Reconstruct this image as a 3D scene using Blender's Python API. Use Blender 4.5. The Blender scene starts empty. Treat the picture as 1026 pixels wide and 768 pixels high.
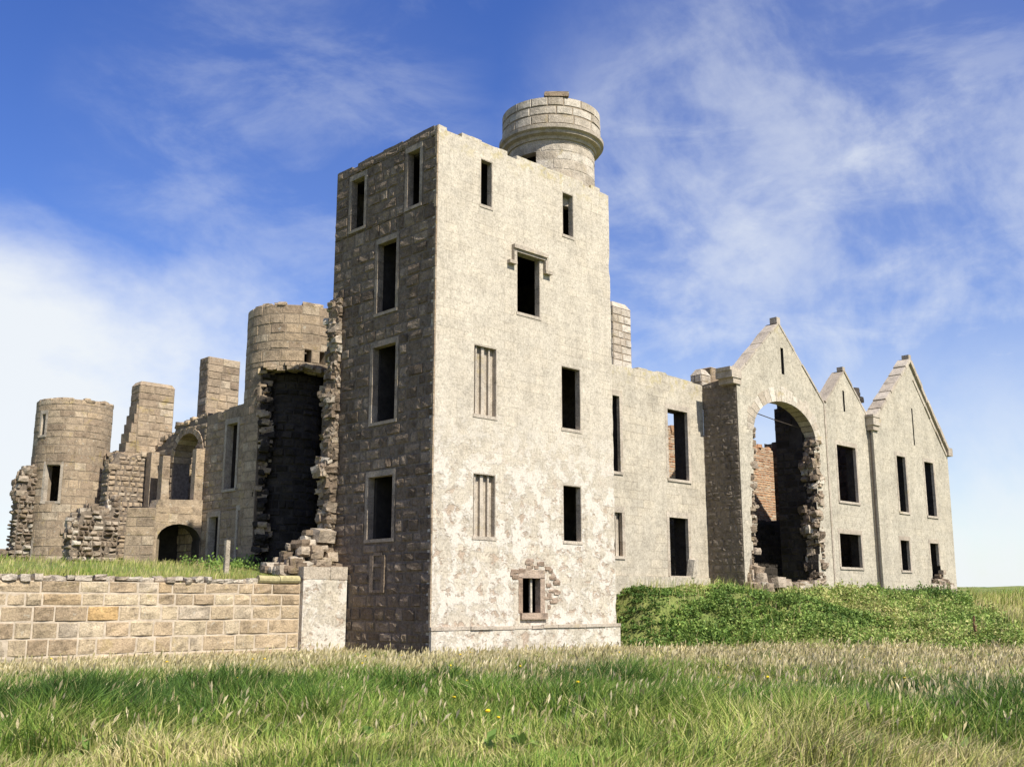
import bpy, math, random
import numpy as np
from mathutils import Vector
from mathutils.geometry import delaunay_2d_cdt
random.seed(7); RNG = np.random.default_rng(11)
R = math.radians
scene = bpy.context.scene
COL = scene.collection

# ------------------------------------------------------------------ camera
F, CX, CY, HZ, VPR = 1052.0, 513.0, 384.0, 603.0, 1620.0
PITCH = math.atan((HZ - CY) / F)
HEAD = math.atan((VPR - CX) / math.hypot(F, HZ - CY))
CAM = Vector((-21.265, -25.472, 1.70))
FWD = Vector((math.cos(HEAD) * math.cos(PITCH), math.sin(HEAD) * math.cos(PITCH), math.sin(PITCH)))
RIGHT = Vector((math.sin(HEAD), -math.cos(HEAD), 0))
UP = RIGHT.cross(FWD)
def look(x, y):                      # direction in the world for a place in the photograph (sky clouds only)
    return (FWD + RIGHT * ((x - CX) / F) - UP * ((y - CY) / F)).normalized()
cam = bpy.data.cameras.new('camera'); camo = bpy.data.objects.new('camera', cam); COL.objects.link(camo)
cam.sensor_width = 36; cam.lens = 36 * F / 1026; cam.clip_start = 0.1; cam.clip_end = 6000
camo.location = CAM; camo.rotation_euler = FWD.to_track_quat('-Z', 'Y').to_euler()
scene.camera = camo

# ------------------------------------------------------------------ noise
def vnoise(x, y, seed=0):
    x = np.asarray(x, float); y = np.asarray(y, float)
    xi = np.floor(x).astype(np.int64); yi = np.floor(y).astype(np.int64)
    fx = x - xi; fy = y - yi
    fx = fx * fx * (3 - 2 * fx); fy = fy * fy * (3 - 2 * fy)
    def h(a, b):
        n = (a * 374761393 + b * 668265263 + seed * 974711) & 0xffffffff
        n = ((n ^ (n >> 13)) * 1274126177) & 0xffffffff
        return ((n ^ (n >> 16)) & 0xffff) / 65535.0
    return (h(xi, yi) * (1 - fx) + h(xi + 1, yi) * fx) * (1 - fy) + (h(xi, yi + 1) * (1 - fx) + h(xi + 1, yi + 1) * fx) * fy
def fbm(x, y, seed=0, o=3):
    s = 0; a = 0.5; t = 0
    for k in range(o):
        s = s + a * vnoise(np.asarray(x) * 2 ** k, np.asarray(y) * 2 ** k, seed + k); t += a; a *= 0.5
    return s / t
def sstep(a, b, x):
    t = np.clip((np.asarray(x, float) - a) / (b - a), 0, 1); return t * t * (3 - 2 * t)

# ------------------------------------------------------------------ materials
def newmat(name):
    m = bpy.data.materials.new(name); m.use_nodes = True
    nt = m.node_tree; nt.nodes.clear()
    out = nt.nodes.new('ShaderNodeOutputMaterial')
    b = nt.nodes.new('ShaderNodeBsdfPrincipled')
    b.inputs['Roughness'].default_value = 0.92
    b.inputs['Specular IOR Level'].default_value = 0.2
    nt.links.new(b.outputs[0], out.inputs[0])
    return m, nt, b
class NT:
    def __init__(s, nt): s.nt = nt
    def n(s, t, **k):
        nd = s.nt.nodes.new(t)
        for a, v in k.items(): setattr(nd, a, v)
        return nd
    def link(s, a, b): s.nt.links.new(a, b)
    def val(s, sock, v):
        if isinstance(v, bpy.types.NodeSocket): s.link(v, sock)
        else: sock.default_value = v
    def pos(s): return s.n('ShaderNodeNewGeometry').outputs['Position']
    def uv(s): return s.n('ShaderNodeUVMap', uv_map='UVMap').outputs[0]
    def attr(s, name): return s.n('ShaderNodeAttribute', attribute_name=name).outputs['Fac']
    def scalev(s, v, sc):
        m = s.n('ShaderNodeVectorMath', operation='MULTIPLY'); s.link(v, m.inputs[0]); m.inputs[1].default_value = sc; return m.outputs[0]
    def noise(s, vec, scale, detail=4, rough=.6, dist=0):
        n = s.n('ShaderNodeTexNoise'); s.link(vec, n.inputs['Vector'])
        n.inputs['Scale'].default_value = scale; n.inputs['Detail'].default_value = detail
        n.inputs['Roughness'].default_value = rough; n.inputs['Distortion'].default_value = dist
        return n.outputs[0]
    def ramp(s, fac, stops, interp='LINEAR'):
        r = s.n('ShaderNodeValToRGB'); r.color_ramp.interpolation = interp
        e = r.color_ramp.elements
        while len(e) < len(stops): e.new(0.5)
        for i, (p, c) in enumerate(stops):
            e[i].position = p
            e[i].color = (c, c, c, 1) if isinstance(c, (int, float)) else (*c, 1)
        s.link(fac, r.inputs[0]); return r.outputs[0]
    def mr(s, v, a, b, c=0., d=1., smooth=True):
        m = s.n('ShaderNodeMapRange', interpolation_type='SMOOTHSTEP' if smooth else 'LINEAR'); s.val(m.inputs[0], v)
        m.inputs[1].default_value = a; m.inputs[2].default_value = b; m.inputs[3].default_value = c; m.inputs[4].default_value = d
        return m.outputs[0]
    def math(s, op, a, b=0.):
        m = s.n('ShaderNodeMath', operation=op); s.val(m.inputs[0], a); s.val(m.inputs[1], b); return m.outputs[0]
    def mix(s, f, a, b, mode='MIX'):
        m = s.n('ShaderNodeMix', data_type='RGBA', blend_type=mode)
        s.val(m.inputs[0], f)
        for k, v in ((6, a), (7, b)):
            if isinstance(v, tuple): m.inputs[k].default_value = (*v, 1)
            else: s.link(v, m.inputs[k])
        return m.outputs[2]
    def bump(s, h, strength, dist, normal=None):
        b = s.n('ShaderNodeBump'); b.inputs['Strength'].default_value = strength; b.inputs['Distance'].default_value = dist
        s.link(h, b.inputs['Height'])
        if normal is not None: s.link(normal, b.inputs['Normal'])
        return b.outputs[0]
    def z(s):
        x = s.n('ShaderNodeSeparateXYZ'); s.link(s.pos(), x.inputs[0]); return x.outputs[2]

def mat_stone(name, stops, lichen=0.25, stain=0.45, bump=.6, grain=22, lich_col=(.33, .25, .07), big=.5):
    """Cut or rubble stone: the colour of each block comes from its own random value."""
    m, nt, b = newmat(name); g = NT(nt); p = g.pos()
    col = g.ramp(g.attr('rnd'), stops)
    n1 = g.noise(p, grain, 5, .7); n2 = g.noise(p, 3.2, 5, .65); n3 = g.noise(p, big, 4, .6)
    col = g.mix(1., col, g.ramp(n1, [(.28, .5), (.5, .95), (.75, 1.3)]), 'MULTIPLY')
    col = g.mix(1., col, g.ramp(n2, [(.3, 1 - stain), (.52, 1.0), (.75, 1.15)]), 'MULTIPLY')
    col = g.mix(1., col, g.ramp(n3, [(.3, 1 - stain * .6), (.6, 1.08)]), 'MULTIPLY')
    if lichen > 0:
        l = g.noise(p, 1.3, 6, .7, .4)
        col = g.mix(g.math('MULTIPLY', g.mr(l, .56, .68), lichen), col, lich_col)
        l2 = g.noise(p, 7., 3, .6)
        col = g.mix(g.math('MULTIPLY', g.mr(l2, .62, .7), lichen * 1.2), col, (.42, .40, .33))
    nt.links.new(col, b.inputs['Base Color'])
    h = g.math('ADD', g.math('MULTIPLY', n1, .45), g.noise(p, 6.5, 5, .65))
    nt.links.new(g.bump(h, bump, .06), b.inputs['Normal'])
    return m

def mat_harl(name, base, patch=0., streak=.35, course=.0, lichen_z=None, tint=(.33, .245, .175), white=(.57, .52, .44), grain=14., cw=.75, ch=.34):
    """Weathered lime harling over granite: grain, rain streaks, bare patches lower down."""
    m, nt, b = newmat(name); g = NT(nt); p = g.pos(); z = g.z()
    n1 = g.noise(p, grain, 6, .75); n2 = g.noise(p, 1.1, 6, .7)
    col = g.mix(1., base, g.ramp(n1, [(.30, .40), (.46, .90), (.58, 1.05), (.72, 1.35)]), 'MULTIPLY')
    n5 = g.noise(p, 5.5, 5, .7)
    col = g.mix(1., col, g.ramp(n5, [(.3, .72), (.48, 1.0), (.7, 1.16)]), 'MULTIPLY')
    col = g.mix(1., col, g.ramp(n2, [(.28, .80), (.5, 1.0), (.72, 1.12)]), 'MULTIPLY')
    st = g.noise(g.scalev(p, (1.5, 1.5, .22)), 1.0, 6, .7, .6)
    col = g.mix(1., col, g.ramp(st, [(.3, 1 - streak), (.55, 1.0), (.75, 1.05)]), 'MULTIPLY')
    h = g.math('ADD', g.math('MULTIPLY', n1, .55), g.math('MULTIPLY', n2, .6))
    if course > 0:
        br = g.n('ShaderNodeTexBrick'); g.link(g.uv(), br.inputs['Vector'])
        br.inputs['Scale'].default_value = 1.; br.inputs['Brick Width'].default_value = cw; br.inputs['Row Height'].default_value = ch
        br.inputs['Mortar Size'].default_value = .018; br.inputs['Mortar Smooth'].default_value = .4
        br.inputs['Color1'].default_value = (.86, .86, .86, 1); br.inputs['Color2'].default_value = (1.1, 1.07, 1.02, 1); br.inputs['Mortar'].default_value = (.62, .6, .57, 1)
        msk = g.math('MULTIPLY', g.mr(g.noise(p, .8, 4, .6), .36, .62), course)
        col = g.mix(msk, col, g.mix(1., col, br.outputs[0], 'MULTIPLY'))
    if patch > 0:
        low = g.mr(z, 9.0, 5.2)
        a = g.noise(p, 1.45, 9, .70, .2); c = g.noise(g.scalev(p, (1, 1, 1.3)), 2.1, 8, .68, .3)
        wm = g.math('MULTIPLY', g.mr(a, .47, .54), low)
        col = g.mix(g.math('MULTIPLY', wm, .85 * patch), col, g.mix(1., white, g.ramp(n1, [(.3, .72), (.6, 1.08)]), 'MULTIPLY'))
        bm_ = g.math('MULTIPLY', g.mr(c, .55, .60), g.mr(z, 7.6, 4.2))
        col = g.mix(g.math('MULTIPLY', bm_, .75 * patch), col, g.mix(1., tint, g.ramp(n1, [(.3, .6), (.7, 1.5)]), 'MULTIPLY'))
        h = g.math('ADD', h, g.math('MULTIPLY', wm, .35)); h = g.math('SUBTRACT', h, g.math('MULTIPLY', bm_, .5))
    l = g.noise(p, 2.1, 6, .7, .3)
    if lichen_z:
        zz = g.mr(z, lichen_z - 1.1, lichen_z)
        col = g.mix(g.math('MULTIPLY', g.math('MULTIPLY', g.mr(l, .5, .62), zz), .55), col, (.36, .29, .10))
    nt.links.new(col, b.inputs['Base Color'])
    nt.links.new(g.bump(h, .75, .035), b.inputs['Normal'])
    return m

def mat_plain(name, col, rough=.9, var=.3, scale=8):
    m, nt, b = newmat(name); g = NT(nt)
    n = g.noise(g.pos(), scale, 5, .65)
    c = g.mix(1., col, g.ramp(n, [(.3, 1 - var), (.7, 1 + var * .6)]), 'MULTIPLY')
    nt.links.new(c, b.inputs['Base Color']); b.inputs['Roughness'].default_value = rough
    nt.links.new(g.bump(n, .4, .02), b.inputs['Normal'])
    return m

def mat_leaf(name, stops, trans=.3, patch=None):
    m, nt, b = newmat(name); g = NT(nt)
    col = g.ramp(g.attr('rnd'), stops)
    n = g.noise(g.pos(), .9, 4, .6)
    col = g.mix(1., col, g.ramp(n, [(.3, .72), (.7, 1.2)]), 'MULTIPLY')
    nt.links.new(col, b.inputs['Base Color']); b.inputs['Roughness'].default_value = .6
    t = nt.nodes.new('ShaderNodeBsdfTranslucent'); nt.links.new(col, t.inputs[0])
    mx = nt.nodes.new('ShaderNodeMixShader'); mx.inputs[0].default_value = trans
    nt.links.new(b.outputs[0], mx.inputs[1]); nt.links.new(t.outputs[0], mx.inputs[2])
    out = [x for x in nt.nodes if x.type == 'OUTPUT_MATERIAL'][0]; nt.links.new(mx.outputs[0], out.inputs[0])
    return m

M = {}
M['tower_harl'] = mat_harl('weathered harling', (.475, .42, .33), patch=1., lichen_z=17.6, streak=.13, course=.55, cw=.62, ch=.33)
M['gable_harl'] = mat_harl('grey harling', (.42, .375, .29), streak=.14, course=.45, lichen_z=14.5)
M['range_harl'] = mat_harl('thin harling over coursed stone', (.435, .385, .30), streak=.14, course=.75, lichen_z=11.2)
M['shade_harl'] = mat_harl('shade-toned rough harling', (.20, .165, .125), streak=.3, grain=5.)  # darker copy of the harling: shade of sun-averted walls put into the colour
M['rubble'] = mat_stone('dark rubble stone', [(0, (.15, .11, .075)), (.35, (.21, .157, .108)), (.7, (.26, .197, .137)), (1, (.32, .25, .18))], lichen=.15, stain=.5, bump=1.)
M['shade_dark'] = mat_stone('rubble darkened as shade', [(0, (.028, .023, .018)), (1, (.07, .057, .045))], lichen=0, stain=.5, bump=1.)  # near-black: shade of inner walls and reveals put into the colour
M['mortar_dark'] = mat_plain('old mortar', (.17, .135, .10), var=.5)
M['ashlar'] = mat_stone('pinkish granite blocks', [(0, (.27, .20, .135)), (.5, (.345, .265, .18)), (.8, (.38, .285, .185)), (1, (.43, .35, .25))], lichen=.4, stain=.45)
M['ashlar_mortar'] = mat_plain('granite joint mortar', (.25, .195, .135), var=.35)
M['ashlar_pale'] = mat_stone('pale granite blocks', [(0, (.36, .30, .225)), (.5, (.45, .385, .30)), (1, (.53, .47, .38))], lichen=.4, stain=.35)
M['garden'] = mat_stone('pink granite wall blocks', [(0, (.36, .265, .165)), (.4, (.43, .33, .21)), (.8, (.48, .385, .25)), (.95, (.44, .36, .26)), (1, (.46, .30, .13))], lichen=.3, stain=.5, bump=.7)
M['garden_mortar'] = mat_plain('pale lime mortar', (.46, .38, .28), var=.35, scale=5)
M['debris'] = mat_stone('pale broken stone', [(0, (.17, .125, .085)), (.4, (.275, .21, .145)), (.8, (.38, .31, .23)), (1, (.50, .44, .35))], lichen=.2, stain=.45, bump=.9)
M['redbrick'] = mat_stone('old red brick', [(0, (.34, .17, .09)), (.5, (.45, .25, .135)), (.8, (.48, .31, .18)), (1, (.48, .38, .27))], lichen=.15, stain=.4)
M['brick_mortar'] = mat_plain('brick mortar', (.36, .29, .21), var=.3)
M['dressed'] = mat_stone('dressed stone', [(0, (.36, .30, .23)), (1, (.44, .38, .30))], lichen=.3, stain=.3, bump=.4)
M['side_dressed'] = mat_stone('darker dressed stone', [(0, (.25, .20, .15)), (1, (.36, .30, .23))], lichen=.2, stain=.4, bump=.5)  # darker tone of the dressed stone, for the side face windows
M['inner'] = mat_plain('inner masonry darkened as shade', (.045, .038, .032), var=.5, scale=3)  # interior shade put into the base colour
M['bare'] = mat_stone('bare pinkish stones', [(0, (.28, .20, .14)), (1, (.42, .33, .25))], lichen=.1, stain=.4)
M['iron'] = mat_plain('rusty iron', (.06, .045, .035), rough=.7)
M['pipe'] = mat_plain('lichen covered stone roll', (.36, .31, .16), var=.4)
M['blade'] = mat_leaf('grass blades', [(0, (.055, .11, .02)), (.28, (.135, .235, .035)), (.52, (.26, .335, .06)), (.75, (.40, .385, .12)), (1, (.58, .48, .25))])
M['seed'] = mat_leaf('dry seed heads', [(0, (.40, .35, .15)), (.5, (.60, .51, .28)), (1, (.74, .65, .42))], trans=.35)
M['weed'] = mat_leaf('weed leaves', [(0, (.08, .145, .03)), (.45, (.19, .285, .06)), (.8, (.32, .40, .10)), (1, (.46, .43, .17))], trans=.25)
M['petal'] = mat_plain('yellow petals', (.75, .50, .02), var=.15)
M['rust_seed'] = mat_plain('rusty dock seeds', (.20, .12, .06), var=.4)

# ground
def mat_ground(name, cols, sc=1.):
    m, nt, b = newmat(name); g = NT(nt); p = g.pos()
    n = g.noise(p, .35 * sc, 6, .65); n2 = g.noise(p, 5. * sc, 6, .7)
    c = g.ramp(n, [(.3, cols[0]), (.5, cols[1]), (.7, cols[2])])
    c = g.mix(1., c, g.ramp(n2, [(.3, .55), (.55, 1.0), (.75, 1.35)]), 'MULTIPLY')
    nt.links.new(c, b.inputs['Base Color']); nt.links.new(g.bump(n2, .9, .15), b.inputs['Normal'])
    return m
M['ground'] = mat_ground('rough grassland', [(.10, .15, .035), (.18, .21, .055), (.28, .25, .095)])

# ------------------------------------------------------------------ mesh builder
class MB:
    def __init__(s): s.v = []; s.f = []; s.uv = []; s.r = []; s.m = []
    def face(s, pts, uv=None, r=.5, m=0):
        i = len(s.v); s.v.extend([tuple(p) for p in pts]); s.f.append(tuple(range(i, i + len(pts))))
        if uv is None: uv = autouv(pts)
        s.uv.extend(uv); s.r.append(r); s.m.append(m)
    def box(s, a, b, r=.5, m=0, jit=0.):
        x0, y0, z0 = a; x1, y1, z1 = b
        P = [[x, y, z] for x in (x0, x1) for y in (y0, y1) for z in (z0, z1)]
        if jit: P = [[c + random.uniform(-jit, jit) for c in q] for q in P]
        for q in ((0, 1, 3, 2), (4, 6, 7, 5), (0, 4, 5, 1), (2, 3, 7, 6), (0, 2, 6, 4), (1, 5, 7, 3)):
            s.face([P[k] for k in q], r=r, m=m)
    def rock(s, c, size, m=0, r=None, rot=None, round_=.25, jit=.12):
        r = random.random() if r is None else r
        a = random.uniform(-.35, .35) if rot is None else rot
        b = random.uniform(-.2, .2); ca, sa, cb, sb = math.cos(a), math.sin(a), math.cos(b), math.sin(b)
        grid = {}
        for x in (-1, 0, 1):
            for y in (-1, 0, 1):
                for z in (-1, 0, 1):
                    if x == y == z == 0: continue
                    L = math.sqrt(x * x + y * y + z * z); k = (1 - round_) + round_ / L * 1.25
                    q = [x * k + random.uniform(-jit, jit), y * k + random.uniform(-jit, jit), z * k + random.uniform(-jit, jit)]
                    q = [q[0] * size[0] / 2, q[1] * size[1] / 2, q[2] * size[2] / 2]
                    q = [q[0], q[1] * cb - q[2] * sb, q[1] * sb + q[2] * cb]
                    q = [q[0] * ca - q[1] * sa, q[0] * sa + q[1] * ca, q[2]]
                    grid[x, y, z] = (c[0] + q[0], c[1] + q[1], c[2] + q[2])
        for ax in range(3):
            for sg in (-1, 1):
                o = [k for k in range(3) if k != ax]
                for i in (-1, 0):
                    for j in (-1, 0):
                        def K(u, w):
                            t = [0, 0, 0]; t[ax] = sg; t[o[0]] = u; t[o[1]] = w; return grid[tuple(t)]
                        q = [K(i, j), K(i + 1, j), K(i + 1, j + 1), K(i, j + 1)]
                        if (sg > 0) == (ax == 1): q.reverse()
                        s.face(q, r=r, m=m)
    def tube(s, pts, rad, n=8, r=.5, m=0):
        pts = [Vector(p) for p in pts]; rings = []
        for i, p in enumerate(pts):
            d = (pts[min(i + 1, len(pts) - 1)] - pts[max(i - 1, 0)]).normalized()
            a = d.orthogonal().normalized(); b2 = d.cross(a)
            rr = rad[i] if isinstance(rad, (list, tuple)) else rad
            rings.append([p + (a * math.cos(t) + b2 * math.sin(t)) * rr for t in [2 * math.pi * k / n for k in range(n)]])
        for i in range(len(rings) - 1):
            for k in range(n):
                s.face([rings[i][k], rings[i][(k + 1) % n], rings[i + 1][(k + 1) % n], rings[i + 1][k]], r=r, m=m)
        s.face(list(reversed(rings[0])), r=r, m=m); s.face(rings[-1], r=r, m=m)
    def build(s, name, mats, parent=None, base=(0, 0, 0), smooth=False):
        me = bpy.data.meshes.new(name)
        off = np.array(parent['_base'] if parent is not None and '_base' in parent else base)
        V = np.array(s.v) - off
        me.from_pydata(V.tolist(), [], s.f)
        uvl = me.uv_layers.new(name='UVMap'); uvl.data.foreach_set('uv', np.array(s.uv, dtype=np.float32).ravel())
        at = me.attributes.new('rnd', 'FLOAT', 'FACE'); at.data.foreach_set('value', np.array(s.r, dtype=np.float32))
        if not isinstance(mats, (list, tuple)): mats = [mats]
        for mm in mats: me.materials.append(M[mm])
        me.polygons.foreach_set('material_index', np.array(s.m, dtype=np.int32))
        if smooth: me.polygons.foreach_set('use_smooth', np.ones(len(s.f), dtype=bool))
        me.update()
        o = bpy.data.objects.new(name, me); COL.objects.link(o)
        if parent is not None:
            o.parent = parent
        else: o.location = base
        return o
def autouv(pts):
    a, b, c = Vector(pts[0]), Vector(pts[1]), Vector(pts[2]); n = (b - a).cross(c - a)
    ax = max(range(3), key=lambda k: abs(n[k]))
    if ax == 0: return [(p[1], p[2]) for p in pts]
    if ax == 1: return [(p[0], p[2]) for p in pts]
    return [(p[0], p[1]) for p in pts]
def tag(o, label=None, cat=None, group=None, kind=None):
    if label: o['label'] = label
    if cat: o['category'] = cat
    if group: o['group'] = group
    if kind: o['kind'] = kind
    return o
def thing(name, base, label, cat, group=None, kind='thing'):
    o = bpy.data.objects.new(name, None); COL.objects.link(o); o.location = base; o['_base'] = list(base)
    o.empty_display_size = .3
    return tag(o, label, cat, group, kind)
def sub(mb, name, mats, part):       # a sub-part of a part whose object sits at its thing's base
    o = mb.build(name, mats, None, base=(0, 0, 0))
    return o
def child(mb, name, mats, part, smooth=False):
    """Link MB as a child of a part (its origin is the thing's base, as the part's own)."""
    th = part.parent if part.parent is not None else part
    b = list(th['_base']) if '_base' in th else list(part.location)
    off = np.array(b); mb.v = [tuple(np.array(q) - off) for q in mb.v]
    o = mb.build(name, mats, None, base=(0, 0, 0), smooth=smooth)
    o.parent = part
    return o

# ------------------------------------------------------------------ walls
class Plane:                          # u along the wall, v up, d outwards
    def __init__(s, o, u, n): s.o = Vector(o); s.u = Vector(u).normalized(); s.n = Vector(n).normalized()
    def __call__(s, u, v, d=0.): 
        p = s.o + s.u * u + s.n * d; return (p.x, p.y, p.z + v)
class Cyl:                            # u = arc length from angle a0
    def __init__(s, cx, cy, r, a0=0., z0=0.): s.cx, s.cy, s.r, s.a0, s.z0 = cx, cy, r, a0, z0
    def __call__(s, u, v, d=0.):
        a = s.a0 + u / s.r; return (s.cx + (s.r + d) * math.cos(a), s.cy + (s.r + d) * math.sin(a), s.z0 + v)
def inside(pt, poly):
    x, y = pt; c = False; j = len(poly) - 1
    for i in range(len(poly)):
        (xi, yi), (xj, yj) = poly[i], poly[j]
        if (yi > y) != (yj > y) and x < (xj - xi) * (y - yi) / (yj - yi) + xi: c = not c
        j = i
    return c
def rect(u0, u1, v0, v1): return [(u0, v0), (u1, v0), (u1, v1), (u0, v1)]
def extrude(mb, pl, outline, holes, thick, m=0, mside=None, r=.5, back=True):
    """A wall: OUTLINE with HOLES in the plane PL, THICK deep behind its face, with reveals."""
    mside = m if mside is None else mside
    vs = []; es = []
    for loop in [outline] + holes:
        i = len(vs); vs += [Vector(p) for p in loop]; es += [(i + k, i + (k + 1) % len(loop)) for k in range(len(loop))]
    ov, oe, of, *_ = delaunay_2d_cdt(vs, es, [], 0, 1e-5)
    for f in of:
        P = [ov[k] for k in f]; c = (sum(q.x for q in P) / 3, sum(q.y for q in P) / 3)
        if not inside(c, outline) or any(inside(c, h) for h in holes): continue
        A = sum(P[k].x * P[(k + 1) % 3].y - P[(k + 1) % 3].x * P[k].y for k in range(3))
        if A < 0: P.reverse()
        uv = [(q.x, q.y) for q in P]
        fr = [pl(q.x, q.y) for q in P]
        mb.face(fr, uv, r, m)
        if back: mb.face([pl(q.x, q.y, -thick) for q in reversed(P)], list(reversed(uv)), r, mside)
    for li, loop in enumerate([outline] + holes):
        ms = m if li == 0 else mside
        for k in range(len(loop)):
            a, b = loop[k], loop[(k + 1) % len(loop)]
            mb.face([pl(*a), pl(*b), pl(*b, -thick), pl(*a, -thick)], [(a[0], a[1]), (b[0], b[1]), (b[0] + thick, b[1]), (a[0] + thick, a[1])], r, ms)
def ragged(p, q, step=.35, amp=.08, steps=True):
    """Points between p and q with a broken, stepped profile."""
    p = Vector(p); q = Vector(q); d = q - p; n = max(1, int(d.length / step)); nrm = Vector((-d.y, d.x)).normalized()
    out = []
    for k in range(n):
        t0 = (k + .04) / n; t1 = (k + .96) / n; o = random.uniform(-amp, amp)
        a = p + d * t0 + nrm * o; b = p + d * t1 + nrm * (o + random.uniform(-amp, amp) * .3)
        out += [(a.x, a.y), (b.x, b.y)] if steps else [(a.x, a.y)]
    return out
def stones(mb, f, u0, u1, v0, v1, holes=(), poly=None, ch=(.25, .4), cw=(.35, .7), proud=(.01, .05), gap=.02, jit=.015, m=0, bulge=.01, rb=None, skip=0., seg=0):
    if isinstance(f, Cyl): seg = .17
    """Lay blocks in courses over a face: each is its own bevelled block with its own colour value."""
    brk = sorted(set([v0, v1] + [h[k] for h in holes for k in (2, 3) if v0 < h[k] < v1]))
    for a, b in zip(brk, brk[1:]):
        n = max(1, round((b - a) / (sum(ch) / 2))); hs = [random.uniform(*ch) for _ in range(n)]; t = sum(hs); v = a
        for h in hs:
            hh = h * (b - a) / t; va, vb = v, v + hh; v = vb
            blk = sorted([(hl[0], hl[1]) for hl in holes if hl[2] < (va + vb) / 2 < hl[3]])
            segs = []; u = u0
            for (x, y) in blk:
                if x > u: segs.append((u, x))
                u = max(u, y)
            if u < u1: segs.append((u, u1))
            for (x, y) in segs:
                ws = []; 
                while sum(ws) < y - x: ws.append(random.uniform(*cw))
                if len(ws) > 1 and random.random() < .5: ws.pop()
                k = (y - x) / sum(ws); uu = x
                for w in ws:
                    ua, ub = uu, uu + w * k; uu = ub
                    if poly is not None and not all(inside(q, poly) for q in ((ua + .04, va + .03), (ub - .04, va + .03), (ub - .04, vb - .03), (ua + .04, vb - .03))): continue
                    if random.random() < skip: continue
                    d = random.uniform(*proud); g = gap / 2; J = lambda: random.uniform(-jit, jit)
                    e = min(.02 + jit, (ub - ua) * .25, (vb - va) * .25)
                    o4 = [(ua + g, va + g), (ub - g, va + g), (ub - g, vb - g), (ua + g, vb - g)]
                    i4 = [(ua + g + e + J() * .8, va + g + e + J() * .8), (ub - g - e + J() * .8, va + g + e + J() * .8), (ub - g - e + J() * .8, vb - g - e + J() * .8), (ua + g + e + J() * .8, vb - g - e + J() * .8)]
                    ds = [d + J() * .8 for _ in range(4)]
                    O = [f(*q, -.01) for q in o4]; I = [f(*q, dd) for q, dd in zip(i4, ds)]
                    r = random.random() if rb is None else min(1, max(0, random.gauss(*rb)))
                    for q in range(4):
                        w2 = (q + 1) % 4
                        mb.face([O[q], O[w2], I[w2], I[q]], [o4[q], o4[w2], i4[w2], i4[q]], r, m)
                    nu = max(1, min(5, int(round((ub - ua) / seg)))) if seg else 2; nv = 2 if bulge > .006 and not seg else 1
                    G = []
                    for jj in range(nv + 1):
                        row = []
                        for ii in range(nu + 1):
                            a_, b_ = ii / nu, jj / nv
                            uu_ = (i4[0][0] * (1 - a_) + i4[1][0] * a_) * (1 - b_) + (i4[3][0] * (1 - a_) + i4[2][0] * a_) * b_
                            vv_ = (i4[0][1] * (1 - a_) + i4[1][1] * a_) * (1 - b_) + (i4[3][1] * (1 - a_) + i4[2][1] * a_) * b_
                            dd_ = (ds[0] * (1 - a_) + ds[1] * a_) * (1 - b_) + (ds[3] * (1 - a_) + ds[2] * a_) * b_
                            if 0 < ii < nu or 0 < jj < nv: dd_ += (bulge if not seg else 0) * random.uniform(-.3, 1.2)
                            row.append((f(uu_, vv_, dd_), (uu_, vv_)))
                        G.append(row)
                    for jj in range(nv):
                        for ii in range(nu):
                            qs = [G[jj][ii], G[jj][ii + 1], G[jj + 1][ii + 1], G[jj + 1][ii]]
                            mb.face([x_[0] for x_ in qs], [x_[1] for x_ in qs], r, m)
def cyl_wall(mb, cx, cy, r, z0, z1, thick, holes=(), a0=0., n=48, m=0, top=None, dv=1.2):
    """Round tower shell with openings (u in arc length from a0, v = z)."""
    L = 2 * math.pi * r; f = Cyl(cx, cy, r, a0)
    us = sorted(set([round(L * k / n, 4) for k in range(n)] + [round(h[k] % L, 4) for h in holes for k in (0, 1)])) + [L]
    vs = sorted(set([z0, z1] + [z0 + dv * k for k in range(1, int((z1 - z0) / dv))] + [h[k] for h in holes for k in (2, 3) if z0 < h[k] < z1]))
    solid = lambda u, v: z0 < v < z1 and not any(h[0] < (u % L) < h[1] and h[2] < v < h[3] for h in holes)
    for i in range(len(us) - 1):
        ua, ub = us[i], us[i + 1]; um = (ua + ub) / 2
        if ub - ua < 1e-3: continue
        for va, vb in zip(vs, vs[1:]):
            vm = (va + vb) / 2
            if not solid(um, vm): continue
            uv = [(ua, va), (ub, va), (ub, vb), (ua, vb)]
            mb.face([f(*q) for q in uv], uv, .5, m)
            mb.face([f(*q, -thick) for q in reversed(uv)], list(reversed(uv)), .5, m)
            up_ = vs[min(vs.index(vb) + 1, len(vs) - 1)]
            if not solid(um, vb + 1e-3): mb.face([f(ua, vb), f(ub, vb), f(ub, vb, -thick), f(ua, vb, -thick)], None, .5, m)
            if not solid(um, va - 1e-3): mb.face([f(ub, va), f(ua, va), f(ua, va, -thick), f(ub, va, -thick)], None, .5, m)
            if not solid(ub + 1e-3, vm): mb.face([f(ub, va), f(ub, va, -thick), f(ub, vb, -thick), f(ub, vb)], None, .5, m)
            if not solid(ua - 1e-3, vm): mb.face([f(ua, va, -thick), f(ua, va), f(ua, vb), f(ua, vb, -thick)], None, .5, m)
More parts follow.
